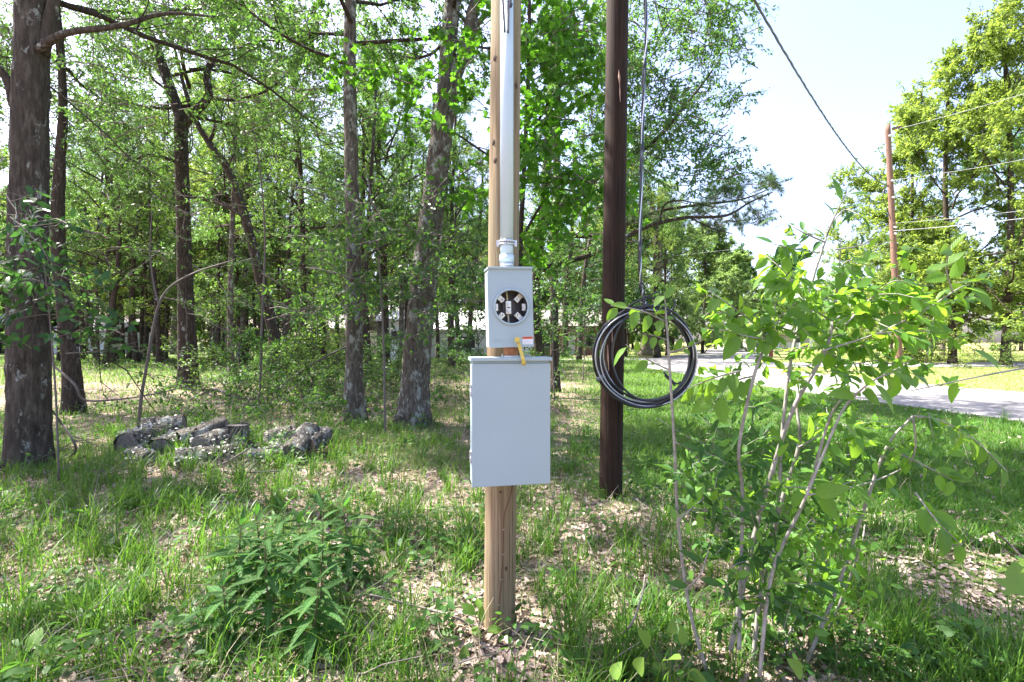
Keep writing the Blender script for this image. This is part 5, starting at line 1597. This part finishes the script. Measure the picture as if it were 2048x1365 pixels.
sap0 = np.array([(1515 - 1024) / F * 2.22, 2.22, 0.0])
sap = empty('leafy_sapling', tuple(sap0), 'many-stemmed leafy sapling in front of the lawn, right of the coil', 'sapling')
rs = np.random.default_rng(31)
stems = [
    ([(1461, 1300), (1509, 1070), (1544, 944), (1587, 817), (1651, 700), (1668, 620), (1678, 538), (1682, 470)], 2.1, [13, 12, 11, 10, 9, 6, 4, 2]),
    ([(1505, 1330), (1530, 1100), (1553, 1041), (1565, 860), (1583, 714), (1611, 605), (1646, 496), (1662, 450), (1690, 390)], 2.15, [11, 10, 9, 8, 8, 7, 5, 4, 2]),
    ([(1478, 1300), (1480, 1187), (1485, 992), (1478, 895), (1509, 749), (1540, 668), (1552, 610)], 2.05, [10, 10, 9, 8, 8, 6, 3]),
    ([(1505, 1290), (1553, 1041), (1597, 895), (1594, 812), (1600, 740)], 2.3, [11, 10, 9, 7, 3]),
    ([(1519, 1353), (1544, 1148), (1612, 992), (1656, 846), (1680, 800)], 2.0, [10, 9, 8, 6, 3]),
    ([(1553, 1330), (1612, 1187), (1631, 1109), (1650, 1060)], 2.2, [7, 6, 5, 3]),
    ([(1607, 1340), (1675, 1173), (1724, 1031), (1773, 895), (1826, 832)], 2.15, [10, 9, 8, 6, 4]),
    ([(1412, 1340), (1378, 1212), (1356, 1041), (1349, 895), (1337, 700), (1330, 600)], 2.1, [10, 9, 8, 7, 6, 3]),
    ([(1640, 1300), (1690, 1180), (1722, 1090), (1730, 1050)], 2.3, [5, 5, 4, 3]),
    ([(1610, 1000), (1667, 860), (1699, 802), (1750, 760), (1800, 735)], 1.9, [6, 6, 5, 4, 2]),
]
for pix, y, ws in stems:
    pts = np.array([P(u, v, y + 0.05 * math.sin(i * 1.3 + y * 9)) for i, (u, v) in enumerate(pix)])
    n = 8 * len(pix)
    mb = MB(); mb.tube(spline(pts, n) - sap0, np.interp(np.linspace(0, 1, n), np.linspace(0, 1, len(ws)), np.array(ws) * 0.82 * y / F / 2), 8)
    mb.build('stem', M['stem'], sap, True)
twigs = [
    ([(1646, 496), (1660, 454), (1675, 420), (1692, 388)], 2.15, 'lance', 6, 38, 0.1),
    ([(1650, 485), (1600, 462), (1555, 432)], 2.15, 'lance', 9, 34, 0.1),
    ([(1640, 505), (1596, 500), (1545, 488)], 2.1, 'lance', 8, 36, 0.2),
    ([(1670, 500), (1718, 492), (1748, 476)], 2.15, 'lance', 8, 28, 0.2),
    ([(1665, 445), (1690, 420), (1722, 432)], 2.2, 'lance', 7, 34, 0.2),
    ([(1611, 605), (1572, 548), (1528, 508)], 2.1, 'oval', 12, 40, 0.7),
    ([(1600, 580), (1575, 560), (1530, 550)], 2.05, 'oval', 9, 38, 0.7),
    ([(1540, 668), (1500, 640), (1448, 602), (1420, 584)], 2.05, 'oval', 12, 42, 0.6),
    ([(1540, 668), (1562, 632), (1592, 606)], 2.0, 'oval', 8, 40, 0.4),
    ([(1535, 680), (1490, 672), (1450, 660)], 2.0, 'oval', 8, 44, 0.5),
    ([(1678, 600), (1680, 550), (1696, 522), (1742, 532)], 2.1, 'oval', 13, 40, 0.6),
    ([(1660, 640), (1620, 620), (1590, 640)], 2.1, 'oval', 8, 42, 0.6),
    ([(1670, 640), (1700, 620), (1740, 630)], 2.05, 'oval', 9, 42, 0.6),
    ([(1690, 650), (1748, 592), (1790, 562), (1832, 576)], 2.0, 'oval', 12, 42, 0.6),
    ([(1646, 702), (1752, 668), (1850, 620), (1916, 578), (1938, 570)], 1.95, 'oval', 14, 48, 0.6),
    ([(1905, 585), (1893, 540), (1900, 492)], 1.85, 'oval', 7, 50, 0.1),
    ([(1752, 668), (1795, 664), (1866, 662)], 1.95, 'oval', 10, 46, 0.8),
    ([(1699, 802), (1746, 762), (1800, 742)], 1.85, 'oval', 8, 62, 0.5),
    ([(1651, 702), (1702, 728), (1762, 722), (1834, 752)], 2.05, 'oval', 9, 48, 0.5),
    ([(1509, 752), (1470, 764), (1430, 802)], 2.0, 'oval', 8, 44, 0.4),
    ([(1480, 742), (1430, 756), (1372, 778)], 1.95, 'oval', 9, 44, 0.9),
    ([(2070, 733), (1977, 750), (1822, 782)], 1.75, 'oval', 4, 58, -0.2),
    ([(1826, 832), (1882, 842), (1952, 882), (2012, 942)], 2.0, 'oval', 16, 40, 0.6),
    ([(1826, 834), (1830, 900), (1800, 940), (1700, 975), (1590, 975), (1545, 972)], 2.05, 'oval', 6, 36, 0.5),
    ([(1773, 895), (1850, 932), (1908, 962)], 2.05, 'oval', 8, 42, 0.6),
    ([(1830, 985), (1872, 1040), (1922, 1090)], 1.9, 'oval', 10, 46, 0.7),
    ([(1597, 895), (1682, 852), (1726, 872)], 2.1, 'oval', 9, 46, 0.4),
    ([(1612, 992), (1662, 980), (1704, 962)], 1.95, 'oval', 6, 46, 0.4),
    ([(1349, 885), (1384, 904), (1424, 962)], 2.1, 'lance', 7, 40, 0.4),
    ([(1356, 1041), (1392, 1010), (1416, 990)], 2.1, 'lance', 5, 42, 0.3),
    ([(1372, 1180), (1400, 1150), (1420, 1090)], 2.1, 'lance', 4, 44, 0.3),
    ([(1333, 660), (1331, 620), (1328, 588)], 2.1, 'oval', 7, 26, 0.2),
    ([(1333, 680), (1310, 672), (1290, 668)], 2.1, 'oval', 5, 24, 0.2),
    ([(1338, 740), (1300, 722), (1252, 690)], 2.1, 'oval', 5, 34, 0.3),
    ([(1334, 645), (1282, 622), (1222, 612)], 2.05, 'oval', 8, 32, 0.5),
    ([(1340, 706), (1382, 692), (1412, 678)], 2.1, 'oval', 6, 24, 0.2),
]
n_leaf = 0
for pix, y, kind, n, lpx, droop in twigs:
    ys = [y + 0.06 * math.sin(i * 1.9 + pix[0][0]) for i in range(len(pix))]
    pts = np.array([P(u, v, yy) for (u, v), yy in zip(pix, ys)])
    sp = spline(pts, 24)
    mb = MB(); mb.tube(sp - sap0, np.linspace(0.0042, 0.0016, 24), 6); mb.build('twig', M['stem'], sap, True)
    for i in range(n):
        t_ = 0.12 + 0.88 * (i + rs.uniform(-0.2, 0.2)) / max(n - 1, 1); t_ = min(max(t_, 0), 1)
        k = min(int(t_ * 23), 22)
        td = unit(sp[k + 1] - sp[k])
        side = unit(np.cross(td, [0, -1, 0.3])) * (1 if i % 2 else -1)
        d = td * rs.uniform(0.3, 0.8) + side * rs.uniform(0.5, 0.9) + np.array([0, rs.normal(-0.1, 0.35), -droop * rs.uniform(0.5, 1.5)])
        nrm = np.array([rs.normal(0, 0.4), rs.normal(-0.55, 0.4), rs.uniform(0.5, 1.0)])
        L = lpx * 0.98 * y / F * rs.uniform(0.7, 1.25)
        leaf_obj(sap, kind, sp[k] + unit(d) * 0.1 * L, d, nrm, L, rs, sap0); n_leaf += 1
# the small leaves low on its stems
LP, LD = [], []
for (u, v, ru, rv, n) in ((1660, 1080, 70, 60, 120), (1590, 1120, 80, 120, 160), (1480, 1150, 60, 120, 110), (1650, 1200, 80, 60, 120), (1420, 1000, 60, 100, 90), (1560, 950, 90, 100, 90), (1700, 940, 90, 80, 70)):
    for i in range(n):
        LP.append(P(u + rs.normal(0, ru * 0.6), v + rs.normal(0, rv * 0.6), rs.uniform(1.95, 2.4))); LD.append(rs.normal(0, 1, 3) + [0, 0, 0.1])
mbt = MB()
for (u, v, ru, rv, n) in ((1690, 610, 150, 70, 44), (1800, 600, 90, 50, 16), (1480, 640, 70, 50, 16), (1590, 560, 70, 50, 11), (1760, 740, 90, 40, 11), (1650, 690, 90, 60, 9), (1860, 620, 70, 40, 6), (1450, 760, 70, 40, 8), (1880, 870, 90, 40, 8), (1690, 860, 100, 50, 9), (1620, 770, 70, 50, 8)):
    for i in range(n):
        q = P(u + rs.normal(0, ru * 0.55), v + rs.normal(0, rv * 0.55), rs.uniform(1.95, 2.5))
        d = rs.normal(0, 1, 3) * [1, 0.7, 0.5]
        tp = walk(rs, q, d, rs.uniform(0.1, 0.22), 3, 0.2, -0.05)
        mbt.tube(tp - sap0, [0.0018, 0.0015, 0.0012, 0.001], 4)
        for k in range(9):
            t_ = rs.uniform(0, 2.99); kk = int(t_)
            LP.append(tp[kk] + (tp[kk + 1] - tp[kk]) * (t_ - kk)); LD.append(unit(d) * 0.6 + rs.normal(0, 0.6, 3) + [0, 0, -0.25])
o = mbt.build('fine_twigs', M['stem'], sap, True); o['kind'] = 'stuff'
LP = np.array(LP); LD = np.array(LD); LP[:, 2] = np.maximum(LP[:, 2], 0.05)
vv, pp = tree_leaves(len(LP), 0.055, LP - sap0, LD, T_OVAL, rs, up=0.9)
o = obj('small_leaves', mesh_np('small_leaves', vv, pp, M['leaf_small']), sap); o['kind'] = 'stuff'

LP, LD = [], []
mbt = MB()
for (u, v, ru, rv, n) in ((1410, 960, 55, 90, 16), (1520, 1020, 70, 90, 12), (1600, 1090, 80, 90, 13), (1470, 860, 50, 60, 7), (1450, 1180, 60, 80, 9), (1560, 1240, 80, 60, 11)):
    for i in range(n):
        q = P(u + rs.normal(0, ru * 0.55), v + rs.normal(0, rv * 0.55), rs.uniform(1.95, 2.4)); q[2] = max(q[2], 0.06)
        d = rs.normal(0, 1, 3) * [1, 0.7, 0.4] + [0, 0, 0.5]
        tp = walk(rs, q, d, rs.uniform(0.1, 0.25), 3, 0.2, 0.02)
        mbt.tube(tp - sap0, [0.0018, 0.0015, 0.0012, 0.001], 4)
        for k in range(9):
            t_ = rs.uniform(0, 2.99); kk = int(t_)
            LP.append(tp[kk] + (tp[kk + 1] - tp[kk]) * (t_ - kk)); LD.append(unit(d) * 0.5 + rs.normal(0, 0.6, 3))
o = mbt.build('low_twigs', M['stem'], sap, True); o['kind'] = 'stuff'
vv, pp = tree_leaves(len(LP), 0.075, np.array(LP) - sap0, np.array(LD), ([(0, 0, 0), (0.13, 0.3, 0.03), (0.13, 0.65, 0.02), (0, 1, -0.1), (-0.13, 0.65, 0.02), (-0.13, 0.3, 0.03), (0, 0.5, -0.02)], [(0, 1, 2, 6), (6, 2, 3, 4), (0, 6, 4, 5)], []), rs, up=0.8)
o = obj('narrow_leaves', mesh_np('narrow_leaves', vv, pp, M['leaf_willow']), sap); o['kind'] = 'stuff'

# tall weeds with whorled narrow leaves
weeds = [
    (545, 2.35, 0.60, 0.0, 'tallest whorled green weed, at the front of the weed clump'),
    (640, 2.50, 0.66, 0.05, 'tall whorled green weed on the right side of the weed clump'),
    (700, 2.95, 0.55, -0.04, 'whorled green weed behind the right side of the clump'),
    (470, 2.75, 0.50, 0.03, 'whorled green weed at the left edge of the weed clump'),
    (520, 2.95, 0.48, -0.03, 'shorter green weed behind the tallest one'),
    (595, 2.80, 0.50, 0.02, 'green weed in the middle of the weed clump'),
    (455, 2.30, 0.36, -0.06, 'short green weed at the front left of the clump'),
    (620, 2.20, 0.42, 0.06, 'low green weed at the very front of the clump'),
    (572, 3.25, 0.42, 0.0, 'small green weed at the back of the weed clump'),
]
rw = np.random.default_rng(55)
for (u, y, h, lean, lab) in weeds:
    x = (u - 1024) / F * y
    b = np.array([x, y, float(gz(x, y)) - 0.02])
    h *= 0.93
    e = empty('tall_weed', tuple(b), lab, 'weed', 'tall weeds in the foreground clump')
    sp = walk(rw, (0, 0, 0), (lean, rw.normal(0, 0.04), 1), h, 8, 0.03, 0.02)
    mb = MB(); mb.tube(sp, np.linspace(0.0045, 0.002, 9), 7); mb.build('stem', M['red_stem'], e, True)
    n = int(24 + 20 * h)
    for i in range(n):
        t_ = 0.18 + 0.82 * i / (n - 1); k = min(int(t_ * 8), 7); f_ = t_ * 8 - k
        p = sp[k] * (1 - f_) + sp[k + 1] * f_
        a = i * 2.39996 + rw.normal(0, 0.2)
        up_ = -0.15 + 0.5 * t_ + (1.4 if t_ > 0.93 else 0)
        L = (0.185 if t_ < 0.85 else 0.12) * rw.uniform(0.8, 1.2)
        leaf_obj(e, 'weed', p, np.array([math.cos(a), math.sin(a), up_]), np.array([rw.normal(0, 0.15), rw.normal(0, 0.15), 1.0]), L, rw, np.zeros(3))

# broad-leaved pale seedlings near the bottom edge
seed = [
    (1340, 1330, 1.95, [(1300, 1290, 40), (1335, 1320, 44), (1365, 1290, 34), (1390, 1310, 40), (1345, 1270, 26), (1320, 1345, 42), (1375, 1345, 36)], 'pale broad-leaved seedling at the bottom edge right of the post'),
    (1240, 1380, 1.9, [(1225, 1358, 36), (1275, 1345, 40)], 'pale leaf pair poking up at the bottom edge, left of the seedling'),
    (1605, 1400, 1.85, [(1605, 1352, 44)], 'single pale pointed leaf at the bottom edge below the sapling'),
    (2078, 1260, 1.6, [(2052, 1195, 66), (2072, 1150, 60)], 'big pale lobed leaf at the right edge'),
    (915, 1365, 2.15, [(905, 1340, 30), (925, 1330, 34), (940, 1345, 30), (900, 1360, 28)], 'small broad-leaved seedling left of the post foot'),
    (700, 1245, 2.6, [(690, 1235, 60), (720, 1215, 55), (745, 1180, 55), (765, 1160, 50), (725, 1250, 40)], 'arching narrow-leaved weed between clump and post'),
    (960, 1250, 2.35, [(950, 1230, 32), (965, 1245, 30), (975, 1260, 30), (945, 1255, 28), (958, 1218, 28)], 'little leafy weed touching the left of the post foot'),
    (55, 1345, 2.2, [(40, 1320, 50), (70, 1330, 50), (60, 1300, 45), (30, 1345, 50)], 'leafy weed in the bottom left corner'),
]
for (u, v, y, ls, lab) in seed:
    x = (u - 1024) / F * y
    b = np.array([x, y, float(gz(x, y)) - 0.01])
    e = empty('seedling', tuple(b), lab, 'seedling')
    for (lu, lv, lp) in ls:
        p = P(lu, lv, y + rw.normal(0, 0.03))
        mb = MB(); mb.tube(spline([np.zeros(3), (p - b) * [0.3, 0.3, 0.6], p - b], 8), np.linspace(0.003, 0.0018, 8), 6); mb.build('stem', M['green_stem'], e, True)
        d = (p - b) * [1, 1, 0.4] + rw.normal(0, 0.05, 3); L = lp * y / F * 1.05
        leaf_obj(e, 'lobed' if 'lobed' in lab else 'broad' if 'weed' not in lab else 'weed' if 'narrow' in lab else 'oval', p, d, np.array([rw.normal(0, 0.3), -0.6, 1.0]), L, rw, b)

# ------------------------------------------------------------------ far buildings, mailbox
def house(name, label, x, y, w, d, h, roof_h, wall, roof, windows=(), door=None, rz=0.0):
    e = empty(name, (x, y, 0), label, 'house', None, (0, 0, rz))
    mb = MB(); mb.box((0, d / 2, h / 2), (w, d, h)); mb.build('wall', wall, e)
    mb = MB()
    a = w / 2 + 0.4; f = -0.4; b = d + 0.4
    v = [(-a, f, h), (a, f, h), (a, b, h), (-a, b, h), (-a, d / 2, h + roof_h), (a, d / 2, h + roof_h)]
    vv = v + [(p[0], p[1], p[2] + 0.12) for p in v]
    mb.add(vv, [(6, 7, 11, 10), (8, 9, 10, 11), (0, 1, 7, 6), (2, 3, 9, 8), (0, 4, 5, 1), (2, 5, 4, 3)], [(0, 6, 10), (0, 10, 4), (3, 4, 10), (3, 10, 9), (1, 5, 11), (1, 11, 7), (2, 8, 11), (2, 11, 5)])
    mb.build('roof', roof, e)
    for (wx, wz, ww, wh) in windows:
        m = MB(); m.box((wx, -0.03, wz), (ww + 0.14, 0.08, wh + 0.14)); fo_ = m.build('window', M['white_trim'], e)
        m = MB(); m.box((wx, -0.08, wz), (ww, 0.03, wh)); m.build('pane', M['glass_dark'], fo_)
    if door:
        m = MB(); m.box((door[0], -0.05, 1.05), (0.9, 0.1, 2.1)); m.build('door', M['white_trim'], e)
    return e


M['white_trim'] = simple_mat('white_paint', (0.75, 0.75, 0.74), 0.6, var=0.04)
M['glass_dark'] = simple_mat('dark_window_glass', (0.03, 0.035, 0.04), 0.1, var=0.05)
M['brick'] = simple_mat('red_brick', (0.30, 0.16, 0.11), 0.9, var=0.25, nscale=8)
M['tan_wall'] = simple_mat('tan_wall', (0.42, 0.36, 0.31), 0.85, var=0.08)
M['grey_wall'] = simple_mat('grey_wall', (0.45, 0.46, 0.47), 0.85, var=0.06)
M['pale_roof'] = simple_mat('pale_metal_roof', (0.72, 0.72, 0.73), 0.5, 0.1, var=0.04)
M['shingle'] = simple_mat('grey_shingle', (0.22, 0.2, 0.19), 0.9, var=0.2, nscale=12)
house('garden_shed', 'white shed with a small dark vent window among the trunks', (800 - 1024) / F * 34, 34, 2.6, 3.0, 2.9, 0.7, M['white_trim'], M['pale_roof'], [(-0.35, 1.9, 0.5, 0.6)])
house('long_house', 'low house with a broad pale sunlit roof left of the meter box', (925 - 1024) / F * 42, 42, 12.0, 9.0, 2.4, 1.9, M['grey_wall'], M['pale_roof'], [(-3.5, 1.4, 1.2, 1.0), (0.5, 1.4, 1.2, 1.0)], (3.2,))
house('tan_house', 'tan walled house glimpsed behind the slender grey trunk', (668 - 1024) / F * 46, 46, 4.4, 7.0, 2.6, 1.6, M['tan_wall'], M['shingle'], [(-1.2, 1.5, 0.8, 1.0)])
house('grey_house', 'grey building glimpsed through the woods behind the thickest oak', (165 - 1024) / F * 58, 58, 8.0, 8.0, 2.6, 1.6, M['grey_wall'], M['shingle'], [(-2.0, 1.4, 1.0, 1.0), (1.5, 1.4, 1.0, 1.0)])
house('brick_house', 'red brick house in the trees between the meter box and brown pole', (1138 - 1024) / F * 52, 52, 9.0, 8.0, 3.0, 2.0, M['brick'], M['shingle'], [(-2.6, 1.5, 1.1, 1.2), (2.4, 1.5, 1.1, 1.2)], (0.2,))
house('roadside_house', 'low brown house with a pale roof where the road bends away', (1585 - 1024) / F * 92, 92, 12.0, 8.0, 2.6, 2.2, M['tan_wall'], M['shingle'], [(-3.6, 1.5, 1.4, 1.2), (1.0, 1.5, 1.4, 1.2)], (3.6,))

mx, my = (1542 - 1024) / F * 46, 46.0
mail = empty('mailbox', (mx, my, 0), 'white mailbox on a reddish post by the bend of the road', 'mailbox')
mb = MB(); mb.box((0, 0, 0.5), (0.26, 0.26, 1.0)); mb.build('post', simple_mat('red_brown_post', (0.32, 0.11, 0.07), 0.8), mail)
mb = MB()
prof = [(-0.2, 1.0), (0.2, 1.0), (0.2, 1.22), (0.12, 1.36), (0, 1.4), (-0.12, 1.36), (-0.2, 1.22)]
v = [(x * 1.6, -0.35, z) for x, z in prof] + [(x * 1.6, 0.35, z) for x, z in prof]
mb.add(v, [(i, (i + 1) % 7, 7 + (i + 1) % 7, 7 + i) for i in range(7)], [(0, i + 1, i) for i in range(1, 6)] + [(7, 7 + i, 8 + i) for i in range(1, 6)])
mb.build('box', M['white_trim'], mail)
fx, fyy = (1556 - 1024) / F * 84, 84.0
fence = empty('rail_fence', (fx, fyy, 0), 'white rail fence in front of the distant roadside house', 'fence')
for k in range(5):
    mb = MB(); mb.box((k * 1.9 - 3.8, 0, 0.6), (0.14, 0.14, 1.2)); mb.build('fence_post', M['white_trim'], fence)
for z in (0.45, 0.8, 1.1):
    mb = MB(); mb.box((0, -0.09, z), (7.8, 0.04, 0.13)); mb.build('rail', M['white_trim'], fence)
# labels of the thin trunks and bushes say between which trees each stands
anchors = [(-400, 'the edge of the woods'), (58, 'the thickest oak'), (148, 'the second trunk'), (370, 'the forked oak'), (560, 'the far-leaning trunk'), (709, 'the slender grey trunk'), (825, 'the twin-forked trunk'), (1010, 'the meter post'), (1230, 'the brown pole'), (3000, 'the road')]
ordinal = ['first', 'second', 'third', 'fourth', 'fifth', 'sixth', 'seventh', 'eighth', 'ninth', 'tenth', 'eleventh', 'twelfth', 'thirteenth', 'fourteenth', 'fifteenth', 'sixteenth']
for grp, what in (('slender trees in the woods', 'thin trunk'), ('bushes in the undergrowth', 'low bush'), ('trees deep in the woods', 'deep tree')):
    ms = sorted([(1024 + o.location.x / o.location.y * F, o) for o in COL.objects if o.get('group') == grp], key=lambda t: t[0])
    for (a0, n0), (a1, n1) in zip(anchors[:-1], anchors[1:]):
        for k, (u, o) in enumerate([m_ for m_ in ms if a0 <= m_[0] < a1]):
            o['label'] = f'{ordinal[min(k, 15)]} {what} from the left between {n0} and {n1}'

print('leaf objects on sapling', n_leaf, 'objects', len(bpy.data.objects), 'tris', sum(len(m.polygons) for m in bpy.data.meshes))
